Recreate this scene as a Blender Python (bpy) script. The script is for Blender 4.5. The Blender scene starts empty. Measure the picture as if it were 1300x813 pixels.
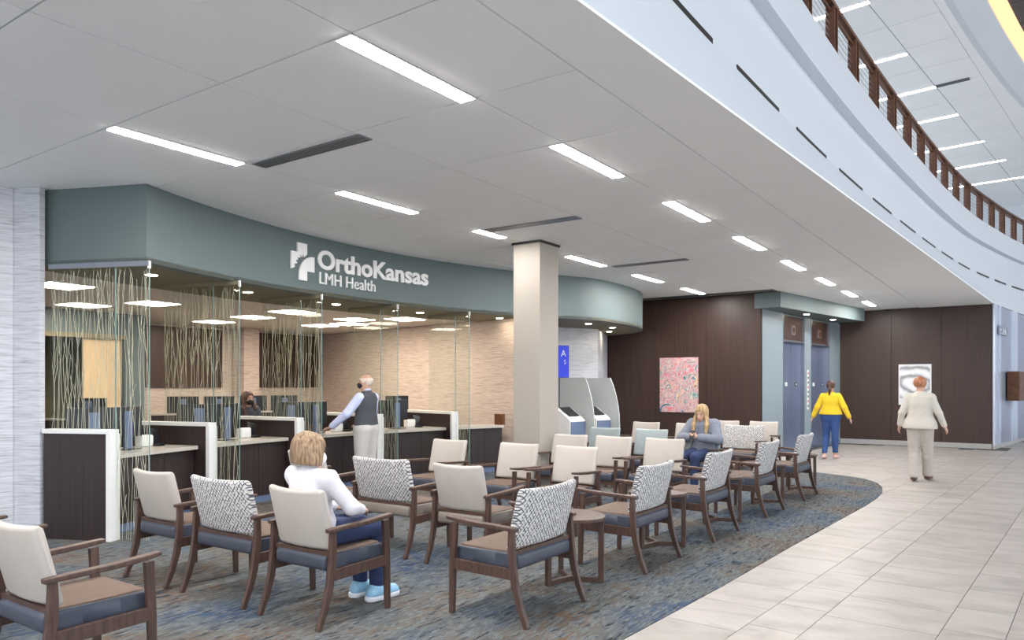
import bpy, bmesh, math, random
import numpy as np
from mathutils import Vector, Matrix
R_ = math.radians
random.seed(7)
scene = bpy.context.scene
COL = scene.collection

# ------------------------------------------------------------------ camera
cam_data = bpy.data.cameras.new('camera')
cam = bpy.data.objects.new('camera', cam_data); COL.objects.link(cam)
cam.location = (0, 0, 1.59)
cam.rotation_euler = (R_(90), 0, R_(34.874))
cam_data.sensor_width = 36.0
cam_data.lens = 36.0 * 947 / 1300
cam_data.shift_y = 84 / 1300
cam_data.clip_start = 0.05; cam_data.clip_end = 200
scene.camera = cam

# ------------------------------------------------------------------ world (even overcast daylight behind the atrium glass)
world = bpy.data.worlds.new('world'); scene.world = world
world.use_nodes = True
bg = world.node_tree.nodes['Background']
bg.inputs['Color'].default_value = (0.86, 0.93, 1.0, 1)
bg.inputs['Strength'].default_value = 1.0
CEIL_LIGHT = 54.0      # emission of the linear ceiling lamps
TROFFER = 13.0
DOWN = 45.0

scene.view_settings.view_transform = 'Standard'
scene.view_settings.look = 'None'
scene.view_settings.exposure = 1.3
scene.view_settings.gamma = 1.0
scene.view_settings.use_curve_mapping = False
scene.cycles.transparent_max_bounces = 48      # many panes stand one behind the other

# ------------------------------------------------------------------ helpers: materials
def lin(c):
    o = []
    for v in c:
        v = v / 255.0
        o.append(v / 12.92 if v <= 0.04045 else ((v + 0.055) / 1.055) ** 2.4)
    return (o[0], o[1], o[2], 1.0)

MATS = {}
class NT:
    """small wrapper to write node graphs"""
    def __init__(self, name):
        self.m = bpy.data.materials.new(name); self.m.use_nodes = True
        self.t = self.m.node_tree; self.b = self.t.nodes['Principled BSDF']
        MATS[name] = self.m
    def n(self, typ, **kw):
        nd = self.t.nodes.new(typ)
        for k, v in kw.items():
            if k in nd.inputs: nd.inputs[k].default_value = v
            else: setattr(nd, k, v)
        return nd
    def l(self, a, b): self.t.links.new(a, b)
    def coords(self, scale=(1, 1, 1), rot=(0, 0, 0), kind='Object'):
        tc = self.n('ShaderNodeTexCoord'); mp = self.n('ShaderNodeMapping')
        mp.inputs['Scale'].default_value = scale; mp.inputs['Rotation'].default_value = rot
        if kind == 'World':
            g = self.n('ShaderNodeNewGeometry'); self.l(g.outputs['Position'], mp.inputs['Vector'])
        else:
            self.l(tc.outputs[kind], mp.inputs['Vector'])
        return mp.outputs['Vector']
    def ramp(self, fac, stops):
        r = self.n('ShaderNodeValToRGB'); e = r.color_ramp.elements
        while len(e) > 1: e.remove(e[0])
        e[0].position = stops[0][0]; e[0].color = stops[0][1]
        for p, c in stops[1:]:
            q = e.new(p); q.color = c
        self.l(fac, r.inputs['Fac']); return r.outputs['Color']
    def bump(self, h, strength=0.3, dist=0.01):
        b = self.n('ShaderNodeBump'); b.inputs['Strength'].default_value = strength; b.inputs['Distance'].default_value = dist
        self.l(h, b.inputs['Height']); self.l(b.outputs['Normal'], self.b.inputs['Normal'])

def plain(name, rgb, rough=0.5, metal=0.0, var=0.04, scale=8, spec=None, bump=0.0):
    t = NT(name)
    v = t.coords()
    nz = t.n('ShaderNodeTexNoise'); nz.inputs['Scale'].default_value = scale; nz.inputs['Detail'].default_value = 3
    t.l(v, nz.inputs['Vector'])
    a = lin(rgb); lo = tuple(x * (1 - var) for x in a[:3]) + (1,); hi = tuple(min(1, x * (1 + var)) for x in a[:3]) + (1,)
    t.l(t.ramp(nz.outputs['Fac'], [(0.3, lo), (0.7, hi)]), t.b.inputs['Base Color'])
    t.b.inputs['Roughness'].default_value = rough; t.b.inputs['Metallic'].default_value = metal
    if spec is not None: t.b.inputs['Specular IOR Level'].default_value = spec
    if bump: t.bump(nz.outputs['Fac'], bump, 0.004)
    return t.m

def wood(name, dark, light, scale=(30, 30, 2), rough=0.45, kind='Object', rot=(0, 0, 0), spec=0.4):
    t = NT(name)
    v = t.coords(scale, rot, kind)
    nz = t.n('ShaderNodeTexNoise'); nz.inputs['Scale'].default_value = 1.0; nz.inputs['Detail'].default_value = 6; nz.inputs['Roughness'].default_value = 0.65
    t.l(v, nz.inputs['Vector'])
    t.l(t.ramp(nz.outputs['Fac'], [(0.25, lin(dark)), (0.75, lin(light))]), t.b.inputs['Base Color'])
    t.b.inputs['Roughness'].default_value = rough; t.b.inputs['Specular IOR Level'].default_value = spec
    t.bump(nz.outputs['Fac'], 0.08, 0.002)
    return t.m

def emit(name, rgb, strength):
    t = NT(name)
    t.b.inputs['Base Color'].default_value = lin(rgb)
    t.b.inputs['Emission Color'].default_value = lin(rgb); t.b.inputs['Emission Strength'].default_value = strength
    return t.m

def wallpaper(name, a, b, rough=0.7):
    t = NT(name)
    v = t.coords((2.4, 2.4, 52), kind='World')
    nz = t.n('ShaderNodeTexNoise'); nz.inputs['Scale'].default_value = 1.6; nz.inputs['Detail'].default_value = 5; nz.inputs['Distortion'].default_value = 0.6
    t.l(v, nz.inputs['Vector'])
    t.l(t.ramp(nz.outputs['Fac'], [(0.32, lin(a)), (0.5, lin(b)), (0.68, lin(tuple(min(255, x + 10) for x in b)))]), t.b.inputs['Base Color'])
    t.b.inputs['Roughness'].default_value = rough
    t.bump(nz.outputs['Fac'], 0.5, 0.012)
    return t.m

plain('ceiling_white', (246, 248, 249), 0.8, var=0.015, scale=1.5)
plain('grid_grey', (112, 114, 114), 0.8)
plain('plaster_white', (208, 213, 220), 0.7, var=0.01, scale=0.6)
plain('sage_paint', (94, 108, 109), 0.6, var=0.02, scale=0.8)
plain('soffit_olive', (128, 122, 100), 0.8, var=0.02)
plain('pale_blue_paint', (132, 146, 154), 0.45, var=0.02)
plain('room_ceiling', (226, 216, 206), 0.85, var=0.02)
plain('column_white', (164, 157, 148), 0.6, var=0.01)
plain('black', (14, 14, 16), 0.45)
plain('black_plastic', (24, 26, 32), 0.35)
plain('blue_grey_plastic', (96, 112, 142), 0.4)
plain('white_plastic', (232, 232, 230), 0.35)
plain('white_cap', (222, 222, 222), 0.4, var=0.01)
plain('stone_top', (184, 177, 167), 0.3, var=0.08, scale=60)
plain('steel', (150, 156, 166), 0.35, metal=0.9, var=0.03)
plain('dark_steel', (70, 72, 76), 0.4, metal=0.8)
plain('elevator_steel', (118, 130, 158), 0.32, metal=0.55, var=0.05, scale=3)
plain('silver_panel', (168, 172, 188), 0.3, metal=0.35, var=0.03, scale=2)
plain('silver_strip', (214, 224, 240), 0.22, metal=0.3, var=0.02)
plain('baseboard_grey', (172, 170, 168), 0.45)
plain('cream_vinyl', (180, 172, 165), 0.55, var=0.03, scale=6, bump=0.05)
plain('grey_vinyl', (150, 162, 164), 0.55, var=0.03, scale=6, bump=0.05)
plain('slate_vinyl', (64, 69, 82), 0.42, var=0.06, scale=6, bump=0.05)
plain('taupe_vinyl', (126, 116, 108), 0.45, var=0.06, scale=6, bump=0.05)
plain('tan_fabric', (102, 84, 73), 0.75, var=0.08, scale=30, bump=0.1)
plain('olive_wall', (150, 146, 112), 0.7)
plain('frosted', (184, 188, 187), 0.5, var=0.02)
plain('ivory_reed', (198, 190, 168), 0.6, var=0.06)
plain('skin', (192, 151, 129), 0.55, var=0.04)
plain('skin_old', (194, 156, 135), 0.55, var=0.04)
plain('jeans_blue', (44, 72, 124), 0.85, var=0.2, scale=50)
plain('jeans_navy', (44, 56, 92), 0.85, var=0.2, scale=50)
plain('yellow_knit', (220, 188, 40), 0.85, var=0.08, scale=60, bump=0.1)
plain('white_knit', (210, 208, 216), 0.85, var=0.03, scale=40, bump=0.1)
plain('grey_knit', (118, 124, 138), 0.9, var=0.12, scale=40, bump=0.15)
plain('charcoal_knit', (70, 72, 80), 0.9, var=0.1, scale=60, bump=0.1)
plain('shirt_lavender', (196, 204, 238), 0.8, var=0.04, scale=20)
plain('jacket_ivory', (200, 194, 184), 0.85, var=0.04, scale=40, bump=0.08)
plain('trouser_grey', (186, 184, 182), 0.85, var=0.05, scale=30)
plain('trouser_beige', (178, 170, 161), 0.85, var=0.05, scale=30)
plain('shoe_blue', (150, 196, 226), 0.6, var=0.1, scale=40)
plain('shoe_brown', (84, 54, 44), 0.5)
plain('shoe_pink', (218, 176, 164), 0.5)
plain('sole_white', (232, 234, 238), 0.5)
plain('mask_black', (30, 30, 36), 0.8)
plain('mask_white', (232, 232, 236), 0.8)
plain('eye_dark', (50, 40, 36), 0.3)
plain('lip', (190, 110, 104), 0.5)
plain('screen_blue', (70, 96, 140), 0.25)
plain('door_maple', (214, 186, 146), 0.5, var=0.06, scale=2)
plain('sign_grey', (134, 140, 156), 0.4)
plain('letter_white', (236, 236, 236), 0.4, var=0.01)
plain('red_button', (200, 60, 60), 0.4)
wood('wood_wall', (48, 33, 29), (72, 52, 45), (45, 45, 0.9), 0.42, 'World')
wood('wood_dark', (36, 28, 28), (58, 46, 46), (45, 45, 0.9), 0.4, 'World')
wood('wood_chair', (56, 40, 34), (94, 72, 63), (40, 40, 6), 0.4)
wood('wood_rail', (74, 46, 34), (124, 84, 62), (30, 30, 4), 0.4)
wood('wood_box', (60, 34, 20), (124, 78, 44), (9, 9, 6), 0.4)
wood('roof_wood', (84, 78, 76), (98, 90, 86), (4, 4, 4), 0.6)
wallpaper('wallpaper_cool', (164, 167, 175), (194, 197, 205))
wallpaper('wallpaper_warm', (168, 150, 138), (200, 186, 176))
emit('lamp_white', (255, 250, 245), CEIL_LIGHT)
emit('lamp_room', (255, 236, 214), TROFFER)
emit('lamp_down', (255, 236, 206), DOWN)
emit('lamp_upper', (255, 248, 240), 10.5)
emit('cove_warm', (255, 206, 150), 0.42)
emit('screen_glow', (24, 46, 170), 0.35)

def hair_mat(name, dark, light):
    t = NT(name); v = t.coords((60, 60, 5))
    nz = t.n('ShaderNodeTexNoise'); nz.inputs['Scale'].default_value = 1.2; nz.inputs['Detail'].default_value = 4
    t.l(v, nz.inputs['Vector'])
    t.l(t.ramp(nz.outputs['Fac'], [(0.3, lin(dark)), (0.7, lin(light))]), t.b.inputs['Base Color'])
    t.b.inputs['Roughness'].default_value = 0.5; t.bump(nz.outputs['Fac'], 0.5, 0.01)
hair_mat('hair_blonde', (124, 92, 56), (200, 172, 128))
hair_mat('hair_bob', (86, 58, 38), (164, 138, 106))
hair_mat('hair_red', (140, 78, 50), (196, 138, 102))
hair_mat('hair_brown', (48, 30, 26), (92, 58, 46))
hair_mat('hair_grey', (206, 186, 172), (232, 222, 214))

# carpet: streaks running down the room
def carpet_mat():
    t = NT('carpet_streak')
    v = t.coords((19, 3.6, 1), (0, 0, R_(6)), 'World')
    n1 = t.n('ShaderNodeTexNoise'); n1.inputs['Scale'].default_value = 1.0; n1.inputs['Detail'].default_value = 5; n1.inputs['Roughness'].default_value = 0.7
    t.l(v, n1.inputs['Vector'])
    c1 = t.ramp(n1.outputs['Fac'], [(0.30, lin((14, 17, 24))), (0.42, lin((54, 62, 72))), (0.50, lin((116, 120, 120))), (0.58, lin((78, 82, 88))), (0.68, lin((30, 32, 38)))])
    v2 = t.coords((0.9, 0.7, 1), (0, 0, 0), 'World')
    n2 = t.n('ShaderNodeTexNoise'); n2.inputs['Scale'].default_value = 1.0; n2.inputs['Detail'].default_value = 3
    t.l(v2, n2.inputs['Vector'])
    c2 = t.ramp(n2.outputs['Fac'], [(0.36, lin((104, 78, 58))), (0.46, lin((100, 94, 86))), (0.53, lin((84, 92, 100))), (0.62, lin((62, 80, 106)))])
    v3 = t.coords((34, 7, 1), (0, 0, R_(6)), 'World')
    n3 = t.n('ShaderNodeTexNoise'); n3.inputs['Scale'].default_value = 1.0; n3.inputs['Detail'].default_value = 4
    t.l(v3, n3.inputs['Vector'])
    f3 = t.ramp(n3.outputs['Fac'], [(0.42, (0, 0, 0, 1)), (0.6, (1, 1, 1, 1))])
    mx = t.n('ShaderNodeMixRGB', blend_type='MIX')
    t.l(f3, mx.inputs['Fac'])
    t.l(c1, mx.inputs['Color1']); t.l(c2, mx.inputs['Color2'])
    t.l(mx.outputs['Color'], t.b.inputs['Base Color'])
    t.b.inputs['Roughness'].default_value = 0.95; t.b.inputs['Specular IOR Level'].default_value = 0.1
    t.bump(n3.outputs['Fac'], 0.6, 0.01)
carpet_mat()

def tile_mat():
    t = NT('tile_stone')
    v = t.coords((1.3, 2.3, 1), (0, 0, R_(3.6)), 'World')
    oi = t.n('ShaderNodeObjectInfo')
    add = t.n('ShaderNodeVectorMath', operation='ADD')
    sc = t.n('ShaderNodeVectorMath', operation='SCALE'); sc.inputs['Scale'].default_value = 9.0
    cmb = t.n('ShaderNodeCombineXYZ'); t.l(oi.outputs['Random'], cmb.inputs['X']); t.l(oi.outputs['Random'], cmb.inputs['Y'])
    t.l(cmb.outputs['Vector'], sc.inputs[0]); t.l(v, add.inputs[0]); t.l(sc.outputs['Vector'], add.inputs[1])
    nz = t.n('ShaderNodeTexNoise'); nz.inputs['Scale'].default_value = 1.3; nz.inputs['Detail'].default_value = 6; nz.inputs['Roughness'].default_value = 0.6; nz.inputs['Distortion'].default_value = 0.8
    t.l(add.outputs['Vector'], nz.inputs['Vector'])
    c = t.ramp(nz.outputs['Fac'], [(0.28, lin((152, 144, 139))), (0.5, lin((170, 163, 157))), (0.72, lin((182, 176, 171)))])
    hs = t.n('ShaderNodeHueSaturation')
    mr = t.n('ShaderNodeMapRange'); mr.inputs['To Min'].default_value = 0.94; mr.inputs['To Max'].default_value = 1.04
    t.l(oi.outputs['Random'], mr.inputs['Value']); t.l(mr.outputs['Result'], hs.inputs['Value'])
    t.l(c, hs.inputs['Color']); t.l(hs.outputs['Color'], t.b.inputs['Base Color'])
    t.b.inputs['Roughness'].default_value = 0.42; t.b.inputs['Specular IOR Level'].default_value = 0.2
tile_mat()
plain('grout', (84, 80, 77), 0.8)

def pattern_mat():
    t = NT('lattice_fabric')
    facs = []
    for rot in (R_(42), R_(-42)):
        v = t.coords((1, 0.02, 1), (0, rot, 0))
        w = t.n('ShaderNodeTexWave', wave_type='BANDS', bands_direction='X', wave_profile='SIN')
        w.inputs['Scale'].default_value = 12.5; w.inputs['Distortion'].default_value = 1.6; w.inputs['Detail'].default_value = 2
        w.inputs['Detail Scale'].default_value = 2.5
        t.l(v, w.inputs['Vector'])
        line = t.ramp(w.outputs['Fac'], [(0.70, (0, 0, 0, 1)), (0.90, (1, 1, 1, 1))])
        ch = t.n('ShaderNodeTexNoise'); ch.inputs['Scale'].default_value = 40; ch.inputs['Detail'].default_value = 1
        v2 = t.coords((1, 0.02, 1), (0, rot * 0.5, 0)); t.l(v2, ch.inputs['Vector'])
        sel = t.ramp(ch.outputs['Fac'], [(0.38, (0, 0, 0, 1)), (0.5, (1, 1, 1, 1))])
        m = t.n('ShaderNodeMixRGB', blend_type='MULTIPLY'); m.inputs['Fac'].default_value = 1.0
        t.l(line, m.inputs['Color1']); t.l(sel, m.inputs['Color2']); facs.append(m.outputs['Color'])
    m1 = t.n('ShaderNodeMixRGB', blend_type='LIGHTEN'); m1.inputs['Fac'].default_value = 1.0; t.l(facs[0], m1.inputs['Color1']); t.l(facs[1], m1.inputs['Color2'])
    m2 = t.n('ShaderNodeMixRGB', blend_type='MIX'); m2.inputs['Color1'].default_value = lin((206, 203, 200)); m2.inputs['Color2'].default_value = lin((72, 74, 86))
    t.l(m1.outputs['Color'], m2.inputs['Fac'])
    t.l(m2.outputs['Color'], t.b.inputs['Base Color'])
    t.b.inputs['Roughness'].default_value = 0.8
pattern_mat()

def glass_mat():
    t = NT('clear_glass')
    tr = t.n('ShaderNodeBsdfTransparent'); tr.inputs['Color'].default_value = (0.965, 0.985, 0.978, 1)
    gl = t.n('ShaderNodeBsdfGlossy'); gl.inputs['Roughness'].default_value = 0.02
    lw = t.n('ShaderNodeLayerWeight'); lw.inputs['Blend'].default_value = 0.5
    pw = t.n('ShaderNodeMath', operation='POWER'); pw.inputs[1].default_value = 5.0
    ml = t.n('ShaderNodeMath', operation='MULTIPLY_ADD'); ml.inputs[1].default_value = 0.35; ml.inputs[2].default_value = 0.02
    t.l(lw.outputs['Facing'], pw.inputs[0]); t.l(pw.outputs['Value'], ml.inputs[0])
    mx = t.n('ShaderNodeMixShader')
    t.l(ml.outputs['Value'], mx.inputs['Fac']); t.l(tr.outputs['BSDF'], mx.inputs[1]); t.l(gl.outputs['BSDF'], mx.inputs[2])
    t.l(mx.outputs['Shader'], t.t.nodes['Material Output'].inputs['Surface'])
    e = NT('glass_edge'); e.b.inputs['Base Color'].default_value = lin((120, 146, 142)); e.b.inputs['Roughness'].default_value = 0.15
glass_mat()

def painting_mat():
    t = NT('abstract_paint')
    v = t.coords((1, 1, 1))
    nz = t.n('ShaderNodeTexNoise'); nz.inputs['Scale'].default_value = 3.4; nz.inputs['Detail'].default_value = 2.5; nz.inputs['Distortion'].default_value = 1.6
    t.l(v, nz.inputs['Vector'])
    c = t.ramp(nz.outputs['Fac'], [(0.28, lin((30, 110, 124))), (0.36, lin((206, 200, 204))), (0.41, lin((226, 116, 124))), (0.455, lin((150, 172, 178))), (0.485, lin((226, 172, 160))), (0.51, lin((206, 204, 206))), (0.53, lin((200, 70, 88))), (0.55, lin((228, 190, 176))), (0.59, lin((64, 132, 142))), (0.63, lin((214, 206, 200))), (0.68, lin((240, 190, 110))), (0.74, lin((60, 60, 90)))])
    t.l(c, t.b.inputs['Base Color'])
    t.b.inputs['Roughness'].default_value = 0.5
    # pencil-grey drawing with soft arcs
    t = NT('grey_drawing')
    v = t.coords((1.0, 1.0, 1.5), (0, R_(-14), 0))
    w = t.n('ShaderNodeTexWave', wave_type='RINGS', rings_direction='SPHERICAL'); w.inputs['Scale'].default_value = 0.9; w.inputs['Distortion'].default_value = 5; w.inputs['Detail'].default_value = 4; w.inputs['Detail Scale'].default_value = 1.6
    t.l(v, w.inputs['Vector'])
    t.l(t.ramp(w.outputs['Fac'], [(0.0, lin((146, 148, 152))), (0.2, lin((190, 191, 194))), (0.45, lin((220, 220, 222))), (1.0, lin((238, 238, 238)))]), t.b.inputs['Base Color'])
painting_mat()

# ------------------------------------------------------------------ helpers: meshes
class MB:
    def __init__(self): self.v = []; self.f = []
    def add(self, vs, fs):
        o = len(self.v); self.v += [tuple(p) for p in vs]; self.f += [tuple(i + o for i in f) for f in fs]
    def box(self, x0, x1, y0, y1, z0, z1):
        self.add([(x0, y0, z0), (x1, y0, z0), (x1, y1, z0), (x0, y1, z0), (x0, y0, z1), (x1, y0, z1), (x1, y1, z1), (x0, y1, z1)],
                 [(0, 3, 2, 1), (4, 5, 6, 7), (0, 1, 5, 4), (1, 2, 6, 5), (2, 3, 7, 6), (3, 0, 4, 7)])
        return self
    def prism(self, pts, z0, z1):
        n = len(pts)
        a = sum(pts[i][0] * pts[(i + 1) % n][1] - pts[(i + 1) % n][0] * pts[i][1] for i in range(n))
        if a < 0: pts = pts[::-1]
        self.add([(p[0], p[1], z0) for p in pts] + [(p[0], p[1], z1) for p in pts],
                 [tuple(range(n - 1, -1, -1)), tuple(range(n, 2 * n))] + [(i, (i + 1) % n, (i + 1) % n + n, i + n) for i in range(n)])
        return self
    def wallseg(self, p, q, t, z0, z1):
        """upright slab from p to q, thickness t to the left of p->q"""
        d = Vector((q[0] - p[0], q[1] - p[1])); d.normalize(); n = Vector((-d.y, d.x)) * t
        return self.prism([p, q, (q[0] + n.x, q[1] + n.y), (p[0] + n.x, p[1] + n.y)], z0, z1)
    def loft(self, rings, caps=True):
        n = len(rings[0]); o = len(self.v)
        for r in rings: self.v += [tuple(p) for p in r]
        for k in range(len(rings) - 1):
            for i in range(n):
                a = o + k * n + i; b = o + k * n + (i + 1) % n
                self.f.append((a, b, b + n, a + n))
        if caps:
            self.f.append(tuple(o + i for i in range(n - 1, -1, -1)))
            m = o + (len(rings) - 1) * n
            self.f.append(tuple(m + i for i in range(n)))
        return self
    def tube(self, pts, r, n=8, r2=None):
        rings = []; pts = [Vector(p) for p in pts]; L = len(pts)
        for k, p in enumerate(pts):
            d = (pts[min(k + 1, L - 1)] - pts[max(k - 1, 0)]).normalized()
            u = d.cross(Vector((0, 0, 1)));
            if u.length < 1e-3: u = Vector((1, 0, 0))
            u.normalize(); w = d.cross(u)
            rr = r if r2 is None else r + (r2 - r) * k / (L - 1)
            rings.append([p + (u * math.cos(2 * math.pi * i / n) + w * math.sin(2 * math.pi * i / n)) * rr for i in range(n)])
        return self.loft(rings)
    def disc(self, c, r, z0, z1, n=24):
        return self.prism([(c[0] + r * math.cos(2 * math.pi * i / n), c[1] + r * math.sin(2 * math.pi * i / n)) for i in range(n)], z0, z1)
    def sweep(self, path, w, h, side=None):
        """rectangular bar along a list of points; w across (horizontal), h the other way"""
        pts = [Vector(p) for p in path]; L = len(pts); rings = []
        for k, p in enumerate(pts):
            d = (pts[min(k + 1, L - 1)] - pts[max(k - 1, 0)]).normalized()
            u = Vector(side) if side else d.cross(Vector((0, 0, 1)))
            u.normalize(); q = u.cross(d).normalized()
            ww = w[k] if isinstance(w, (list, tuple)) else w; hh = h[k] if isinstance(h, (list, tuple)) else h
            rings.append([p - u * ww / 2 - q * hh / 2, p + u * ww / 2 - q * hh / 2, p + u * ww / 2 + q * hh / 2, p - u * ww / 2 + q * hh / 2])
        return self.loft(rings)
    def mesh(self, name, mat, smooth=False):
        me = bpy.data.meshes.new(name); me.from_pydata(self.v, [], self.f)
        bm = bmesh.new(); bm.from_mesh(me); bmesh.ops.recalc_face_normals(bm, faces=bm.faces[:]); bm.to_mesh(me); bm.free()
        if mat: me.materials.append(MATS[mat])
        if smooth:
            for p in me.polygons: p.use_smooth = True
        return me
    def build(self, name, mat, parent=None, smooth=False, bevel=0.0, seg=2):
        me = self.mesh(name, mat, smooth)
        if bevel:
            bm = bmesh.new(); bm.from_mesh(me)
            es = [e for e in bm.edges if len(e.link_faces) == 2 and e.calc_face_angle(0) > R_(35)]
            bmesh.ops.bevel(bm, geom=es, offset=bevel, segments=seg, affect='EDGES', profile=0.5, clamp_overlap=True)
            bm.to_mesh(me); bm.free()
        return link(name, me, parent)

def link(name, me, parent=None):
    o = bpy.data.objects.new(name, me); COL.objects.link(o)
    if parent is not None: o.parent = parent
    return o
def tag(o, label, cat=None, group=None, kind=None):
    o['label'] = label
    if cat: o['category'] = cat
    if group: o['group'] = group
    if kind: o['kind'] = kind
    return o
def struct(o, label):
    o['kind'] = 'structure'; o['label'] = label; return o
def empty(name, loc=(0, 0, 0), rz=0.0):
    o = bpy.data.objects.new(name, None); COL.objects.link(o)
    o.location = loc; o.rotation_euler = (0, 0, rz); o.empty_display_size = 0.1
    return o
def copy_tree(o, parent=None):
    c = o.copy(); COL.objects.link(c); c.parent = parent
    for ch in list(o.children): copy_tree(ch, c)
    return c
def box(name, mat, b, parent=None, bevel=0.0):
    return MB().box(*b).build(name, mat, parent, bevel=bevel)
def rrect(w, h, r, n=4):
    """rounded rectangle outline, centred"""
    pts = []
    for cx, cy, a0 in ((w / 2 - r, h / 2 - r, 0), (-w / 2 + r, h / 2 - r, 90), (-w / 2 + r, -h / 2 + r, 180), (w / 2 - r, -h / 2 + r, 270)):
        for k in range(n + 1):
            a = R_(a0 + 90 * k / n); pts.append((cx + r * math.cos(a), cy + r * math.sin(a)))
    return pts

C = 3.66                         # main ceiling
S = 2.86                         # reception soffit
CX, CY, RF = 1.293, 7.82, 9.467  # centre and radius of the curved reception front
def pol(deg, r): return (CX + r * math.cos(R_(deg)), CY + r * math.sin(R_(deg)))

# ================================================================== FLOOR
floor = struct(MB().box(-16.5, 14, -9, 34, -0.12, -0.006).build('floor', 'grout'), 'pale stone tiled floor of the lobby')
TA = R_(3.6); tc, ts = math.cos(TA), math.sin(TA); T0 = Vector((-1.482, 6.178))
def tile_xy(u, v): return (T0.x + u * tc + v * ts, T0.y - u * ts + v * tc)
CARPET = [(-10.02, -6), (-2.62, -6), (-2.095, 4.32), (-2.014, 5.81), (-1.958, 7.52), (-1.808, 10.85), (-1.80, 11.6), (-1.83, 12.3), (-1.92, 12.9), (-2.08, 13.45), (-2.35, 13.92), (-2.72, 14.2), (-3.3, 14.46), (-4.2, 14.72), (-5.4, 14.9), (-6.7, 14.95), (-7.6, 14.6), (-10.02, 13.2)]
def inside(p, poly):
    c = False; n = len(poly)
    for i in range(n):
        a, b = poly[i], poly[i - 1]
        if (a[1] > p[1]) != (b[1] > p[1]) and p[0] < (b[0] - a[0]) * (p[1] - a[1]) / (b[1] - a[1]) + a[0]: c = not c
    return c
rows = []; u = -0.69 - 1.035 * 4
k = 0
while u < 1.9:
    w = 0.69 if k % 2 == 0 else 0.345
    rows.append((u, w)); u += w; k += 1
# rows: start pattern so that a wide row ends at u = 0
tile_meshes = {}
def tile_mesh(w):
    if w not in tile_meshes:
        tile_meshes[w] = MB().box(0.0025, w - 0.0025, 0.003, 0.607, -0.02, 0).mesh('tile', 'tile_stone')
    return tile_meshes[w]
offs = [0.13, 0.31, 0.47, 0.02, 0.22]
cands = []
for i, (u, w) in enumerate(rows):
    v = -13 + offs[i % 5]
    while v < 19:
        cs = [tile_xy(u, v), tile_xy(u + w, v), tile_xy(u + w, v + 0.61), tile_xy(u, v + 0.61)]
        mid = tile_xy(u + w / 2, v + 0.3)
        if not all(inside(c, CARPET) for c in cs):
            # keep clear of the walls at the far end
            lim = 22.28 if mid[0] < -0.75 else 28
            lim_x = -4.92 + 0.1 * (mid[1] - 16.9)
            if mid[1] + 0.33 < lim and (mid[1] < 16.4 or cs[0][0] > lim_x + 0.02) and mid[1] > -6 and mid[0] < 1.6 and mid[1] < 27:
                d = -0.572 * mid[0] + 0.82 * mid[1]; px = 650 + 947 * (0.82 * mid[0] + 0.572 * mid[1]) / d
                cands.append((px < 1345 and d > 1 and 490.5 + 947 * 1.59 / d < 860, math.hypot(*mid), u, v, w))
        v += 0.61
vis = sorted([c for c in cands if c[0]], key=lambda c: c[1])
for c in vis[:300]:
    o = link('tile', tile_mesh(c[4]), floor); p = tile_xy(c[2], c[3])
    o.location = (p[0], p[1], 0); o.rotation_euler = (0, 0, -TA)
mb = MB()
for c in vis[300:] + [c for c in cands if not c[0]]:
    q = [tile_xy(c[2] + a, c[3] + b) for a, b in ((0.002, 0.002), (c[4] - 0.002, 0.002), (c[4] - 0.002, 0.608), (0.002, 0.608))]
    mb.prism(q, -0.02, 0)
# the plain paving further out, beyond the frame
x = 1.75
while x < 8:
    y = -6
    while y < 26:
        mb.box(x, x + 0.686, y, y + 0.606, -0.02, 0); y += 0.61
    x += 0.69
o = mb.build('paving', 'tile_stone', floor); o['kind'] = 'stuff'
carpet = MB().prism(CARPET, -0.006, 0.006).build('floor_carpet', 'carpet_streak')
struct(carpet, 'streaked blue grey and brown carpet under the waiting chairs')
rc = MB().box(-15.5, -10.02, 1, 12.9, -0.006, 0.004).build('floor_office', 'carpet_streak')
struct(rc, 'streaked carpet inside the reception office behind the counters')

# ================================================================== MAIN CEILING
XS = [-9.2, -7.42, -5.98, -4.54, -3.27, -2.44]
band0 = lambda y: -2.0 + 0.0648 * (y - 3.47)     # lower edge of the bulkhead over the atrium
ceil = MB().prism([(-16.5, -7), (band0(-7) - 0.3, -7), (band0(22.35) - 0.3, 22.35), (-4.0, 22.7), (-5.2, 17.3), (-16.5, 17.3)], C + 0.02, C + 0.16).build('ceiling', 'grid_grey')
struct(ceil, 'white panelled ceiling over the waiting area')
YS = [0.65 + 1.198 * i for i in range(-5, 19)]
YS = [y for y in YS]
gap = 0.006
pm = {}
for i in range(len(XS) - 1):
    for j in range(len(YS) - 1):
        x0, x1, y0, y1 = XS[i] + gap, XS[i + 1] - gap, YS[j] + gap, YS[j + 1] - gap
        if x1 > -5 and y1 > 22.3: continue
        if x1 < -4.4 and y1 > 17.0: continue
        if y0 > 16.85 and x0 < -4.45: continue
        if x1 < -5.9 and y0 > 16.3: continue
        key = (round(x1 - x0, 3), round(y1 - y0, 3))
        if key not in pm: pm[key] = MB().box(0, key[0], 0, key[1], 0, 0.02).mesh('ceiling_panel', 'ceiling_white')
        o = link('ceiling_panel', pm[key], ceil); o.location = (x0, y0, C)
# plain plasterboard margins
MB().prism([(-2.44 + gap, -2.6), (band0(-2.6), -2.6), (band0(22.33), 22.33), (-2.44 + gap, 22.33)], C, C + 0.02).build('ceiling_margin', 'ceiling_white', ceil)
MB().prism([(-9.2 - 0.01, -6), (-9.2 - 0.01, 3.2), (-16, 3.2), (-16, -6)], C, C + 0.02).build('ceiling_margin', 'ceiling_white', ceil)
MB().prism([(-9.2 - 0.01, 12), (-9.2 - 0.01, 17), (-16, 17), (-16, 12)], C, C + 0.02).build('ceiling_margin', 'ceiling_white', ceil)

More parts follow.
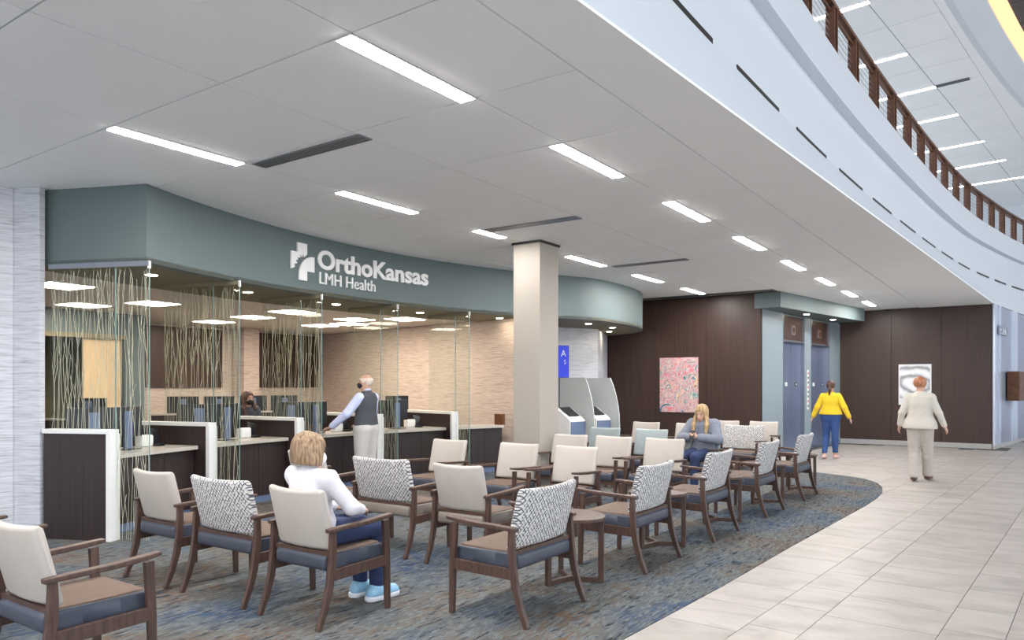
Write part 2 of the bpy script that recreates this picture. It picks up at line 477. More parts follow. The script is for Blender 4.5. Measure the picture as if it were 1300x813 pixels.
MB().prism([(-4.54 + gap, 17.43), (-3.27 - gap, 17.43), (-3.27 - gap, 22.33), (-4.4, 22.33)], C, C + 0.02).build('ceiling_margin', 'ceiling_white', ceil)

# linear ceiling lamps
ORD = ['first', 'second', 'third', 'fourth', 'fifth', 'sixth', 'seventh', 'eighth', 'ninth', 'tenth', 'eleventh', 'twelfth', 'thirteenth', 'fourteenth']
def linear_light(x, y0, y1, label, group):
    e = empty('linear_light', (x, y0, C - 0.006))
    L = y1 - y0
    m = MB().box(-0.075, 0.075, 0, L, -0.001, 0.005); m.build('lamp_frame', 'white_cap', e)
    MB().box(-0.062, 0.062, 0.012, L - 0.012, -0.004, -0.001).build('diffuser', 'lamp_white', e)
    tag(e, label, 'ceiling light', group)
for i in range(-3, 8):  # strips behind the camera continue the row unseen, added to brighten the near ceiling
    y0 = 3.05 + 2.398 * i
    linear_light(-3.345, y0, y0 + 1.2, 'glowing ceiling strip along the white bulkhead, %s from the dark end wall' % ORD[7 - i], 'linear lamps along the bulkhead')
for i, (y0, y1) in enumerate(((15.0, 16.15), (12.65, 13.85), (10.23, 11.43), (7.84, 8.46), (5.45, 6.65), (3.05, 4.26), (0.65, 1.85), (-1.75, -0.55), (-4.15, -2.95))):  # last ones lie unseen behind the camera, put in to brighten the ceiling
    linear_light(-6.045, y0, y1, 'glowing ceiling strip over the reception aisle, %s from the painting wall' % ORD[i], 'linear lamps near the reception fascia')

def vent(x0, x1, y, z, lab, n=4, rot=0):
    e = empty('air_vent', (x0, y, z), rot); L = x1 - x0
    MB().box(0, L, -0.07, 0.07, -0.002, 0.006).build('backing', 'black', e)
    for k in range(n + 1):
        yy = -0.07 + 0.14 * k / n
        MB().box(0, L, yy - 0.010, yy + 0.010, -0.006, -0.001).build('slat', 'steel', e)
    MB().box(-0.008, 0.0, -0.078, 0.078, -0.006, 0.004).build('vent_end', 'steel', e); MB().box(L, L + 0.008, -0.078, 0.078, -0.006, 0.004).build('vent_end', 'steel', e)
    tag(e, lab, 'vent')
vent(-5.93, -4.53, 4.37, C - 0.006, 'slotted ceiling air vent beside the lamp over the wide patterned chair')
vent(-5.93, -4.55, 7.95, C - 0.006, 'slotted ceiling air vent just in front of the square column')
vent(-5.93, -4.60, 11.58, C - 0.006, 'slotted ceiling air vent beyond the square column')
vent(-7.30, -5.90, 16.52, C - 0.006, 'slotted ceiling air vent by the dark wood wall', 2)

# ================================================================== ATRIUM BULKHEAD (curved white fascia) AND BALCONY
def curve_slot(y):   # plan line of the fascia at slot height and above
    ys = [-7, 0, 5.1, 7.0, 9.0, 11.0, 13.0, 15.0, 17.0, 19.0, 21.0, 23.0, 25.0, 27.0, 30.0, 34.0]
    xs = [-1.70, -2.02, -2.135, -2.13, -2.10, -2.03, -1.92, -1.79, -1.64, -1.46, -1.23, -0.90, -0.53, -0.08, 0.75, 2.2]
    return float(np.interp(y, ys, xs)) if False else _cr(ys, xs, y)
def _cr(X, Y, x):
    for i in range(len(X) - 1):
        if x <= X[i + 1] or i == len(X) - 2:
            h = X[i + 1] - X[i]; t = (x - X[i]) / h
            m0 = (Y[i + 1] - Y[i - 1]) / (X[i + 1] - X[i - 1]) if i > 0 else (Y[1] - Y[0]) / (X[1] - X[0])
            m1 = (Y[i + 2] - Y[i]) / (X[i + 2] - X[i]) if i < len(X) - 2 else (Y[-1] - Y[-2]) / (X[-1] - X[-2])
            return (2 * t**3 - 3 * t**2 + 1) * Y[i] + (t**3 - 2 * t**2 + t) * h * m0 + (-2 * t**3 + 3 * t**2) * Y[i + 1] + (t**3 - t**2) * h * m1
def lower(y): return max(band0(y), -9) if y < 22.3 else band0(22.3) + (y - 22.3) * 0.15
yy = [-7 + 0.5 * i for i in range(79)]
rings = []
for y in yy:
    b, sl = lower(y), curve_slot(y)
    if sl > b: b = sl            # past the crossing the face hangs straight down
    rings.append([(b, y, C), (sl + (b - sl) * 0.45, y, 4.0), (sl, y, 4.4), (sl, y, 5.15), (sl + 0.13, y, 5.152), (sl + 0.13, y, 5.66), (sl - 0.35, y, 5.66), (sl - 0.35, y, 5.3), (-9.0 if y < 23 else -9.0, y, 5.3), (-9.0, y, 4.6), (sl - 0.6, y, 4.6), (min(b, sl) - 0.35, y, C + 0.02)])
bulk = MB().loft(rings).build('wall_bulkhead', 'plaster_white')
struct(bulk, 'curved white bulkhead carrying the upper balcony over the lobby')
# slot diffusers in the fascia
y = 4.62
sl_specs = [(4.58, 5.92), (6.52, 7.80), (8.46, 9.74), (10.38, 11.66), (12.30, 13.55), (14.22, 15.47), (16.1, 17.35), (18.0, 19.2), (19.8, 21.0), (21.7, 22.9), (23.5, 24.7), (25.3, 26.5)]
for k, (a, b) in enumerate(sl_specs):
    n = 6; m = MB(); pts = []
    for i in range(n + 1):
        t = a + (b - a) * i / n; xs = curve_slot(t) + 0.002; pts.append((xs, t))
    ring = [[(p[0] - 0.0015, p[1], 4.375), (p[0] + 0.006, p[1], 4.375), (p[0] + 0.006, p[1], 4.425), (p[0] - 0.0015, p[1], 4.425)] for p in pts]
    o = m.loft(ring).build('slot_diffuser', 'black')
    tag(o, 'thin black air slot in the curved bulkhead, %s from the silver wall' % ORD[len(sl_specs) - 1 - k], 'vent', 'air slots along the curved bulkhead')

# balcony railing
rail = empty('balcony_railing', (curve_slot(12), 12, 5.66))
def rloc(p): return (p[0] - curve_slot(12), p[1] - 12, p[2] - 5.66)
post_y = [-1.9 + 1.2 * i for i in range(8)] + [7.7, 8.9, 10.1, 11.25, 12.47, 13.7, 14.9, 16.08, 17.25, 18.43, 19.65, 20.85, 22.1, 23.3, 24.4, 25.6, 26.8]
RB = -0.02
for y in post_y:
    x = curve_slot(y) + RB; t = (curve_slot(y + 0.1) - curve_slot(y - 0.1)) / 0.2
    for s in (-1, 1):
        q = rloc((x + t * s * 0.075, y + s * 0.075, 5.66))
        m = MB().box(-0.055, 0.055, -0.014, 0.014, 0.0, 0.72); o = m.build('post', 'wood_rail', rail); o.location = q; o.rotation_euler = (0, 0, -math.atan(t))
        br = MB().box(-0.025, 0.025, -0.018, 0.018, 0.0, 0.05).build('bracket', 'dark_steel', rail); br.location = (q[0], q[1], q[2] + 0.7)
    q = rloc((x, y, 5.66))
    m = MB().box(-0.018, 0.018, -0.05, 0.05, 0.02, 0.66)
    o = m.build('post_spacer', 'dark_steel', rail); o.location = q; o.rotation_euler = (0, 0, -math.atan(t))
path = [rloc((curve_slot(-2 + 0.5 * i) + RB, -2 + 0.5 * i, 6.42)) for i in range(60)]
MB().sweep(path, 0.10, 0.05).build('handrail', 'wood_rail', rail)
path = [rloc((curve_slot(-2 + 0.5 * i) + RB, -2 + 0.5 * i, 6.33)) for i in range(60)]
MB().sweep(path, 0.03, 0.035).build('top_rail', 'wood_rail', rail)
for k in range(7):
    path = [rloc((curve_slot(-2 + 0.5 * i) + RB, -2 + 0.5 * i, 5.74 + 0.083 * k)) for i in range(60)]
    MB().tube(path, 0.0035, 5).build('cable', 'steel', rail)
tag(rail, 'curved wooden balcony railing with paired posts and thin cables', 'railing')

# upper ceiling over the balcony
UZ = 8.1; UA = R_(7.0)
uc = empty('ceiling_upper', (0, 0, 0)); struct(uc, 'white panelled ceiling above the upper balcony')
def edge_up(y): return _cr([-2, 8, 11, 14.47, 17.68, 21.2, 25, 30, 36], [-2.2, -1.9, -1.62, -1.22, -0.78, -0.15, 0.9, 2.9, 5.8], y)
pts = [(edge_up(y), y) for y in [-2 + i for i in range(39)]]
MB().prism([(-10, -2)] + pts + [(-10, 36)], UZ + 0.02, UZ + 0.2).build('ceiling_board', 'grid_grey', uc)
ca, sa = math.cos(UA), math.sin(UA); U0 = Vector((-1.712, 18.556))
def up_xy(u, v): return (U0.x + u * ca + v * sa, U0.y - u * sa + v * ca)
ug = 0.008
for i in range(-4, 1):
    for j in range(-8, 13):
        u0, u1 = i * 1.25 + ug, (i + 1) * 1.25 - ug
        if i == 0: u1 = 0.86 - ug
        v0, v1 = j * 1.2 + ug, (j + 1) * 1.2 - ug
        if j % 3 == 2 and False: continue
        cs = [up_xy(u0, v0), up_xy(u1, v0), up_xy(u1, v1), up_xy(u0, v1)]
        if any(c[0] > edge_up(c[1]) - 0.05 for c in cs): continue
        MB().prism(cs, UZ, UZ + 0.02).build('ceiling_panel', 'ceiling_white', uc)
# flat margin between the panels and the edge
ys2 = [4 + i for i in range(31)]
def margin_in(y):
    u = 0.86; v = (y - U0.y + u * sa) / ca; return up_xy(u, v)[0]
pm1 = [(min(margin_in(y), edge_up(y) - 0.04), y) for y in ys2 if y < 25]; pm2 = [(edge_up(y), y) for y in ys2 if y < 25][::-1]
MB().prism(pm1 + pm2, UZ, UZ + 0.02).build('ceiling_margin', 'ceiling_white', uc)
# white drum face of the atrium well, then the warm cove and the dark panelled roof
rings = []
for y in yy[10:]:
    e = edge_up(y)
    rings.append([(e, y, UZ), (e + 0.10, y, UZ + 0.02), (e + 0.46, y, UZ + 0.22), (e + 0.46, y, UZ + 0.6), (e - 0.1, y, UZ + 0.6), (e - 0.1, y, UZ + 0.2)])
w = MB().loft(rings).build('trim_1', 'plaster_white'); struct(w, 'white curved edge of the atrium well above the balcony')
roof = empty('ceiling_atrium'); struct(roof, 'dark panelled atrium roof with warm cove light')
def edge_roof(y): return edge_up(y) + 0.47
rings = []
for y in yy[10:]:
    e = edge_roof(y); rings.append([(e, y, 8.34), (e + 0.22, y, 8.40), (e + 0.22, y, 8.46), (e, y, 8.40)])
MB().loft(rings).build('cove_strip', 'cove_warm', roof)
for k in range(0, 34):
    y0 = -2 + k * 1.0 + 0.01; y1 = y0 + 0.98
    MB().prism([(edge_roof(y0) + 0.22, y0), (edge_roof(y0) + 6.5, y0), (edge_roof(y1) + 6.5, y1), (edge_roof(y1) + 0.22, y1)], 8.42, 8.48).build('roof_panel', 'roof_wood', roof)  # roof real at its edge; unseen outer width enlarged to block overhead sky light

def upper_light(xr, y, L):
    e = empty('linear_light', (xr, y, UZ - 0.004), -UA)
    MB().box(-L, 0, -0.06, 0.06, -0.002, 0.004).build('lamp_frame', 'white_cap', e)
    MB().box(-L + 0.01, -0.01, -0.05, 0.05, -0.006, -0.002).build('diffuser', 'lamp_upper', e)
    tag(e, 'slim glowing ceiling strip above the upper balcony railing', 'ceiling light', 'linear lamps above the balcony')
for xr, y in ((-2.25, 13.81), (-2.0, 16.39), (-1.71, 18.56), (-1.44, 20.75), (-1.03, 23.4), (-0.61, 25.7), (-0.2, 28.1)):
    upper_light(xr, y, 2.4)
vent(-1.70, -1.08, 18.54, UZ - 0.006, 'dark slotted air vent in the upper balcony ceiling at the end of a lamp', 2, -UA)

# ================================================================== RECEPTION: fascia, soffit, walls
A0, A1 = 203.0, 153.0
angs = [A0 + (A1 - A0) * i / 48 for i in range(49)]
arc = [pol(a, RF) for a in angs]                        # from the left corner to the convex bay
conv = [(-6.98, 12.45), (-6.88, 12.85), (-6.85, 13.3), (-6.86, 13.8), (-6.90, 14.35), (-7.0, 14.9), (-7.16, 15.4), (-7.40, 15.9), (-7.75, 16.35), (-8.2, 16.68), (-8.75, 16.84)]
def chaikin(p):
    o = [p[0]]
    for a, b in zip(p[:-1], p[1:]): o += [(a[0] * .75 + b[0] * .25, a[1] * .75 + b[1] * .25), (a[0] * .25 + b[0] * .75, a[1] * .25 + b[1] * .75)]
    return o + [p[-1]]
conv = chaikin(chaikin(chaikin([arc[-1]] + conv)))[1:]
outline = arc + conv
fas = MB()
inner = []
n = len(outline)
for i, p in enumerate(outline):
    a = Vector(outline[max(i - 1, 0)]); b = Vector(outline[min(i + 1, n - 1)]); d = (b - a).normalized(); nn = Vector((-d.y, d.x))
    inner.append((p[0] + nn.x * 0.12, p[1] + nn.y * 0.12))
rings = [[(p[0], p[1], S), (q[0], q[1], S), (q[0], q[1], C - 0.001), (p[0], p[1], C - 0.001)] for p, q in zip(outline, inner)]
fas.loft(rings)
ret = [pol(203.0, RF), pol(203.0, RF + 1.24)]
o = fas.build('wall_reception_fascia', 'sage_paint'); struct(o, 'curved sage green fascia above the reception counters')
m = MB().wallseg(ret[1], ret[0], 0.12, S, C - 0.001); m.build('fascia_return', 'sage_paint', o)
# soffit underside
sof = MB().prism(arc + conv + [(-8.8, 16.8), (-8.9, 13.0)] + [pol(a, RF + 1.5) for a in angs[::-1] if a > 158], S + 0.002, S + 0.05).build('ceiling_soffit', 'soffit_olive')
struct(sof, 'olive underside of the reception soffit')
# office ceiling
rcil = MB().prism([pol(a, RF + 1.48) for a in angs if a > 157] + [(-15.2, 12.95), (-15.2, 1.6), (-9.4, 1.6)], S + 0.03, S + 0.1).build('ceiling_office', 'room_ceiling')
struct(rcil, 'warm white ceiling of the reception office')

# office walls
w = MB().wallseg((-7.86, 11.50), (-14.95, 12.80), -0.15, 0, S + 0.02).build('wall_office_side', 'wallpaper_warm'); struct(w, 'ribbed cream wallpaper wall closing the reception office')
w = MB().box(-15.0, -14.85, 7.35, 12.95, 0, S + 0.02).build('wall_office_back', 'wallpaper_warm'); struct(w, 'ribbed cream wallpaper wall behind the office desks')
w = MB().box(-14.85, -14.4, 10.22, 10.62, 0, S + 0.02).build('wall_office_pier', 'wallpaper_warm'); struct(w, 'wallpapered pier between two dark wood panels')
wback = bpy.data.objects['wall_office_back']
def wood_panel(y0, y1, lab):
    e = MB().box(-14.85, -14.80, y0, y1, 1.56, S - 0.02).build('wood_panel', 'wood_wall', wback, bevel=0.004); e['label'] = lab
wood_panel(7.75, 9.95, 'dark wood panel on the office back wall left of the pier')
wood_panel(10.68, 12.68, 'dark wood panel on the office back wall in the corner')
# wall with the opening, olive header and door
ow = MB().box(-13.45, -13.3, 1.6, 5.45, 0, S + 0.02); ow.box(-13.45, -13.3, 6.98, 7.35, 0, S + 0.02); ow.box(-13.45, -13.3, 5.45, 6.98, 2.5, S + 0.02); ow.box(-15.0, -13.45, 7.2, 7.35, 0, S + 0.02)
o = ow.build('wall_office_left', 'sage_paint'); struct(o, 'green wall with an opening to a corridor behind reception')
MB().box(-13.32, -13.28, 5.4, 7.0, 2.42, 2.5).build('opening_head', 'soffit_olive', o)
o = MB().box(-15.1, -14.95, 1.5, 7.2, 0, S).build('wall_corridor', 'olive_wall'); struct(o, 'olive corridor wall seen through the office opening')
d = MB().box(-13.42, -13.36, 6.30, 6.94, 0.01, 2.42).build('door_1', 'door_maple'); struct(d, 'maple door leaf standing in the office opening')
MB().box(-13.36, -13.32, 6.36, 6.40, 1.0, 1.04).build('door_handle', 'steel', d)

# wallpapered wall left of reception
w = MB().prism([(-8.44, 3.545), (-8.676, 3.43), (-8.78, 3.36), (-8.82, 3.43), (-8.475, 3.61)], 0, C).build('wall_left', 'wallpaper_cool'); struct(w, 'pale ribbed wallpaper pier left of the reception')
w = MB().prism([(-8.70, 3.40), (-8.715, 3.30), (-9.3, -7), (-9.6, -7), (-9.0, 3.5)], 0, C).build('wall_side', 'wallpaper_cool'); struct(w, 'pale ribbed wallpaper side wall by the first chairs')
w = MB().box(-9.6, -8.85, 1.4, 1.6, 0, C).build('wall_office_end', 'wallpaper_warm'); struct(w, 'end wall of the reception office')
w = MB().box(-15.1, -9.5, 1.4, 1.6, 0, S).build('wall_office_end', 'wallpaper_warm'); struct(w, 'end wall of the reception office')

# wallpapered pier beyond the column
w = MB().prism([(-8.9, 12.75), (-8.37, 13.8), (-7.93, 14.72), (-8.80, 16.84), (-9.6, 16.84), (-9.6, 12.75)], 0, S + 0.001).build('wall_kiosk', 'wallpaper_cool'); struct(w, 'pale ribbed wallpaper wall behind the check in kiosks')
scr = empty('wall_screen', (-8.28, 14.03, 1.77), math.atan2(0.92, 0.44))
MB().box(-1.35, -0.02, -0.05, -0.005, 0, 0.70).build('screen_body', 'black_plastic', scr)
MB().box(-1.34, -0.03, -0.055, -0.05, 0.01, 0.69).build('screen_face', 'screen_glow', scr)
for txt, sz, zz in (('A', 0.2, 0.46), ('S', 0.13, 0.30)):
    cu = bpy.data.curves.new('t', 'FONT'); cu.body = txt; cu.size = sz; cu.extrude = 0.001; cu.align_x = 'RIGHT'
    to = bpy.data.objects.new('t', cu); COL.objects.link(to); bpy.context.view_layer.update()
    me = bpy.data.meshes.new_from_object(to.evaluated_get(bpy.context.evaluated_depsgraph_get())); bpy.data.objects.remove(to)
    me.materials.clear(); me.materials.append(MATS['letter_white'])
    lo = link('letter', me, scr); lo.location = (-0.10, -0.058, zz); lo.rotation_euler = (R_(90), 0, 0)
tag(scr, 'blue lit wall screen half hidden behind the square column', 'screen')

# square column
col = empty('column', (-5.93, 9.075, 0)); struct(col, 'square cream column standing among the waiting chairs')
MB().box(-0.23, 0.225, -0.2, 0.30, 0, C - 0.03).build('shaft', 'column_white', col, bevel=0.004)
MB().box(-0.25, 0.245, -0.22, 0.32, C - 0.03, C - 0.001).build('shadow_collar', 'black', col)

# lettering and emblem on the fascia
sign = empty('fascia_sign', pol(186, RF) + (0,))
sx, sy = sign.location.x, sign.location.y
def bend_to_arc(me, deg0, zbase):
    """flat text mesh (x along, y up, z thickness) wrapped onto the curved fascia; x runs towards smaller angles"""
    for v in me.vertices:
        x, y, z = v.co
        a = deg0 - math.degrees(x / RF); p = pol(a, RF - 0.004 - z)
        v.co = (p[0] - sx, p[1] - sy, zbase + y)
def letters(text, deg0, deg1, zbase, size, offset, name):
    cu = bpy.data.curves.new('text', 'FONT'); cu.body = text; cu.size = size; cu.extrude = 0.012; cu.offset = offset; cu.resolution_u = 4
    cu.space_character = 1.0
    ob = bpy.data.objects.new('text', cu); COL.objects.link(ob)
    bpy.context.view_layer.update()
    dg = bpy.context.evaluated_depsgraph_get()
    me = bpy.data.meshes.new_from_object(ob.evaluated_get(dg))
    bpy.data.objects.remove(ob); bpy.data.curves.remove(cu)
    xs = [v.co.x for v in me.vertices]; x0, x1 = min(xs), max(xs)
    L = R_(deg0 - deg1) * RF
    for v in me.vertices:
        v.co.x = (v.co.x - x0) * L / (x1 - x0); v.co.z += 0.012
    bend_to_arc(me, deg0, zbase)
    me.materials.clear(); me.materials.append(MATS['letter_white'])
    # separate into characters
    bm = bmesh.new(); bm.from_mesh(me); bm.verts.ensure_lookup_table()
    seen = set(); isl = []
    for v in bm.verts:
        if v.index in seen: continue
        st = [v]; grp = []
        seen.add(v.index)
        while st:
            q = st.pop(); grp.append(q.index)
            for e in q.link_edges:
                o2 = e.other_vert(q)
                if o2.index not in seen: seen.add(o2.index); st.append(o2)
        isl.append(set(grp))
    for g in isl:
        idx = sorted(g); mp = {k: i for i, k in enumerate(idx)}
        fs = [[mp[v.index] for v in f.verts] for f in bm.faces if f.verts[0].index in g]
        m2 = bpy.data.meshes.new(name); m2.from_pydata([tuple(bm.verts[k].co) for k in idx], [], fs); m2.materials.append(MATS['letter_white'])
        link(name, m2, sign)
    bm.free(); bpy.data.meshes.remove(me)
letters('OrthoKansas', 185.37, 171.75, 3.232, 0.36, 0.011, 'letter')
letters('LMH Health', 185.15, 178.45, 3.018, 0.235, 0.0, 'small_letter')
# emblem: a cross of two leaves with a toothed burst between
def plate(pts, name):
    me = bpy.data.meshes.new(name)
    n = len(pts); vs = [(p[0], p[1], 0.0) for p in pts] + [(p[0], p[1], 0.024) for p in pts]
    me.from_pydata(vs, [], [tuple(range(n)), tuple(range(2 * n - 1, n - 1, -1))] + [(i, i + n, (i + 1) % n + n, (i + 1) % n) for i in range(n)])
    bend_to_arc(me, 188.45, 3.02); me.materials.append(MATS['letter_white'])
    bm = bmesh.new(); bm.from_mesh(me); bmesh.ops.triangulate(bm, faces=[f for f in bm.faces if len(f.verts) > 4]); bmesh.ops.recalc_face_normals(bm, faces=bm.faces[:]); bm.to_mesh(me); bm.free()
    return link(name, me, sign)
plate([(0.0, 0.13), (0.07, 0.16), (0.055, 0.20), (0.115, 0.215), (0.085, 0.255), (0.13, 0.265), (0.115, 0.30), (0.165, 0.295), (0.165, 0.34), (0.20, 0.31), (0.225, 0.36), (0.245, 0.315), (0.30, 0.36), (0.30, 0.50), (0.12, 0.50), (0.12, 0.37), (0.0, 0.37)], 'emblem_burst')
q = [(0.15, 0.0), (0.30, 0.0), (0.30, 0.13), (0.44, 0.13), (0.44, 0.34)]
q += [(0.42 - 0.27 * math.sin(R_(90 * k / 10)), 0.065 + 0.275 * math.cos(R_(90 * k / 10))) for k in range(0, 11)]
plate(q, 'emblem_leaf')
tag(sign, 'raised white OrthoKansas lettering with cross emblem on the sage fascia', 'sign')

# ceiling downlights under the soffit
def downlight(x, y, z, lab, group=None):
    e = empty('downlight', (x, y, z))
    MB().disc((0, 0), 0.075, -0.004, 0.002).build('lamp_ring', 'white_cap', e); MB().disc((0, 0), 0.06, -0.007, -0.004).build('lamp_lens', 'lamp_down', e)
    tag(e, lab, 'downlight', group)
for k, p in enumerate(((-8.24, 4.63), (-8.68, 6.22), (-8.85, 7.93), (-8.66, 9.65), (-8.14, 11.28))):
    downlight(p[0], p[1], S, 'small round soffit downlight, %s from the wallpapered end of reception' % ORD[k], 'soffit downlights over the counters')
for p in ((-7.38, 13.3), (-7.45, 14.5), (-8.05, 15.5)):
    downlight(p[0], p[1], S, 'small round downlight under the rounded soffit above the kiosks', 'soffit downlights over the kiosks')
# office troffers
def troffer(x, y):
    e = empty('troffer_light', (x, y, S + 0.03), R_(6))
    MB().box(-0.31, 0.31, -0.31, 0.31, -0.012, 0.0).build('lamp_frame', 'white_cap', e); MB().box(-0.28, 0.28, -0.28, 0.28, -0.018, -0.012).build('diffuser', 'lamp_room', e)
    tag(e, 'square glowing ceiling panel in the reception office', 'ceiling light', 'square lamps in the office')
for p in ((-10.25, 4.55), (-12.4, 5.85), (-11.25, 6.35), (-13.45, 8.85), (-11.95, 8.68), (-10.55, 8.45), (-12.45, 10.7), (-10.75, 10.1), (-11.6, 10.75), (-9.9, 10.6)):
    troffer(*p)

# ================================================================== RECEPTION: dividers, glass, counters
DIV = [203.3, 194.4, 185.2, 175.9, 166.6]
def divider(deg, idx, where):
    p = pol(deg, 9.82); ang = R_(deg)          # local +x points away from the lobby along the radius
    e = empty('knee_wall', (p[0], p[1], 0), ang)
    L = 0.78 if idx == 0 else 1.45
    MB().box(0.0, L, -0.055, 0.055, 0.0, 1.10).build('core', 'wood_dark', e)
    MB().box(-0.012, L + 0.01, -0.07, 0.07, 1.10, 1.145).build('top_cap', 'white_cap', e, bevel=0.004)
    MB().box(-0.025, 0.03, -0.07, 0.07, 0.0, 1.10).build('end_cap', 'white_cap', e, bevel=0.004)
    tag(e, 'half height dark wood divider with white cap ' + where, 'divider')
    g = empty('glass_partition', (p[0], p[1], 0), ang)
    x0, xm, x1 = -0.42, -0.028, 0.76
    t = 0.006
    off = 0.0
    MB().box(x0, xm - 0.004, off - t, off + t, 0.008, S - 0.05).build('pane', 'clear_glass', g)
    MB().box(xm + 0.004, x1, off - t, off + t, 1.146, S - 0.05).build('pane', 'clear_glass', g)
    MB().box(x0 - 0.003, x0, off - t, off + t, 0.008, S - 0.05).build('pane_edge', 'glass_edge', g)
    MB().box(xm - 0.003, xm + 0.003, off - t, off + t, 1.146, S - 0.05).build('pane_edge', 'glass_edge', g)
    MB().box(x0 - 0.012, x0 + 0.012, -0.012, 0.012, S - 0.075, S + 0.001).build('clip', 'white_cap', g)
    MB().box(x0 if idx == 0 else x0 + 0.02, x1, -0.02, 0.02, S - 0.05, S + 0.001).build('head_channel', 'steel' if idx == 0 else 'soffit_olive', g)
    rnd = random.Random(50 + idx); m = MB()
    N = 40
    for k in range(N):
        x = x0 + 0.02 + (x1 - x0 - 0.04) * (k + rnd.uniform(-0.4, 0.4)) / (N - 1)
        z = 0.02 if x < xm else 1.15; zt = S - 0.06 - rnd.random() ** 2 * 0.12
        pts = [(x, z)]; ph = rnd.uniform(0, 6); cx = x
        while z < zt:
            z = min(zt, z + rnd.uniform(0.16, 0.34)); cx += rnd.gauss(0, 0.024); cx = cx + (x - cx) * 0.25
            cx = min(max(cx, x0 + 0.01), x1 - 0.01)
            if x > xm: cx = max(cx, xm + 0.012)
            pts.append((cx, z))
        w = rnd.uniform(0.0018, 0.0032)
        for sgn in (-1,):
            ybase = -t - 0.001
            vs = []; fs = []
            for (a, b) in pts: vs += [(a - w, ybase, b), (a + w, ybase, b)]
            for i in range(len(pts) - 1): fs.append((2 * i, 2 * i + 1, 2 * i + 3, 2 * i + 2))
            m.add(vs, fs)
            # a side shoot
            for _ in range(2 if len(pts) > 5 else 1):
                i = rnd.randrange(1, len(pts) - 1); a, b = pts[i]; dx = rnd.choice((-1, 1)) * rnd.uniform(0.03, 0.07); dz = rnd.uniform(0.18, 0.34)
                a2 = min(max(a + dx, x0 + 0.01), x1 - 0.01)
                if b + dz < S - 0.06 and not (a < xm and a2 > xm and b < 1.2):
                    m.add([(a - w, ybase, b), (a + w, ybase, b), (a2 + w, ybase, b + dz), (a2 - w, ybase, b + dz)], [(0, 1, 2, 3)])
    o = m.build('reed_pattern', 'ivory_reed', g); o['kind'] = 'stuff'
    tag(g, 'clear glass screen with ivory reed pattern ' + where, 'glass screen')
WH = ['at the wallpapered end of reception', 'between the first and second counters', 'behind the seated woman in white', 'beside the man in the dark vest', 'at the counter nearest the square column']
for i, a in enumerate(DIV): divider(a, i, WH[i])

ST = [(203.3, 194.4), (194.4, 185.2), (185.2, 175.9), (175.9, 166.6), (166.6, 159.2)]
CN = ['first reception counter beside the wallpapered wall', 'second reception counter from the wallpapered wall', 'middle reception counter in front of the masked receptionist', 'reception counter right of the man in the vest', 'last reception counter running behind the square column']
def counter(a0, a1, i):
    a0 -= 0.42; a1 += 0.42
    mid = (a0 + a1) / 2; p0 = pol(mid, 10.2); e = empty('reception_counter', (p0[0], p0[1], 0))
    def loc(p): return (p[0] - p0[0], p[1] - p0[1])
    n = 8
    aa = [a0 + (a1 - a0) * k / n for k in range(n + 1)]
    MB().prism([loc(pol(a, 9.96)) for a in aa] + [loc(pol(a, 10.62)) for a in aa[::-1]], 0.82, 0.865).build('counter_top', 'stone_top', e)
    for k in range(3):
        b0 = a0 + (a1 - a0) * k / 3 - 0.015; b1 = a0 + (a1 - a0) * (k + 1) / 3 + 0.015
        bb = [b0 + (b1 - b0) * j / 4 for j in range(5)]
        MB().prism([loc(pol(a, 10.03)) for a in bb] + [loc(pol(a, 10.06)) for a in bb[::-1]], 0.10, 0.82).build('front_panel', 'wood_dark', e)
    MB().prism([loc(pol(a, 10.06)) for a in aa] + [loc(pol(a, 10.09)) for a in aa[::-1]], 0.0, 0.82).build('carcass', 'black', e)
    MB().prism([loc(pol(a, 10.045)) for a in aa] + [loc(pol(a, 10.06)) for a in aa[::-1]], 0.0, 0.095).build('toe_kick', 'blue_grey_plastic', e)
    tag(e, CN[i] + ', dark wood with stone top', 'counter')
for i, (a, b) in enumerate(ST): counter(a, b, i)

def monitor_proto(name='monitor'):
    e = empty(name)
    MB().box(-0.27, 0.27, -0.012, 0.02, 0.14, 0.49).build('casing', 'black_plastic', e, bevel=0.006)
    MB().box(-0.255, 0.255, 0.0201, 0.0215, 0.155, 0.475).build('screen', 'screen_blue', e)
    MB().box(-0.055, 0.055, -0.055, -0.0121, 0.01, 0.44).build('stand', 'blue_grey_plastic', e, bevel=0.006)
    MB().box(-0.12, 0.12, -0.12, 0.06, 0.0, 0.012).build('base', 'black_plastic', e, bevel=0.004)
    return e
def place_monitor(deg, r, yaw, label, group=None, z=0.865, first=[None]):
    if first[0] is None: o = first[0] = monitor_proto()
    else: o = copy_tree(first[0])
    p = pol(deg, r); o.location = (p[0], p[1], z); o.rotation_euler = (0, 0, R_(deg) - math.pi / 2 + R_(yaw))
    tag(o, label, 'monitor', group); return o
for i, (a, b) in enumerate(ST[:4]):
    m = (a + b) / 2
    place_monitor(a - 2.0, 10.36, -47, 'black desktop monitor turned to the staff on the ' + CN[i].split(' beside')[0].split(' from')[0].split(' in front')[0].split(' right')[0] + (' by its glass' if i != 3 else ' past the vest'), 'counter monitors')
    place_monitor(a - 4.35, 10.34, 6, 'angled black desktop monitor on the ' + CN[i].split(' beside')[0].split(' from')[0].split(' in front')[0].split(' right')[0] + (' mid counter' if i != 3 else ' past the vest, mid counter'), 'counter monitors')
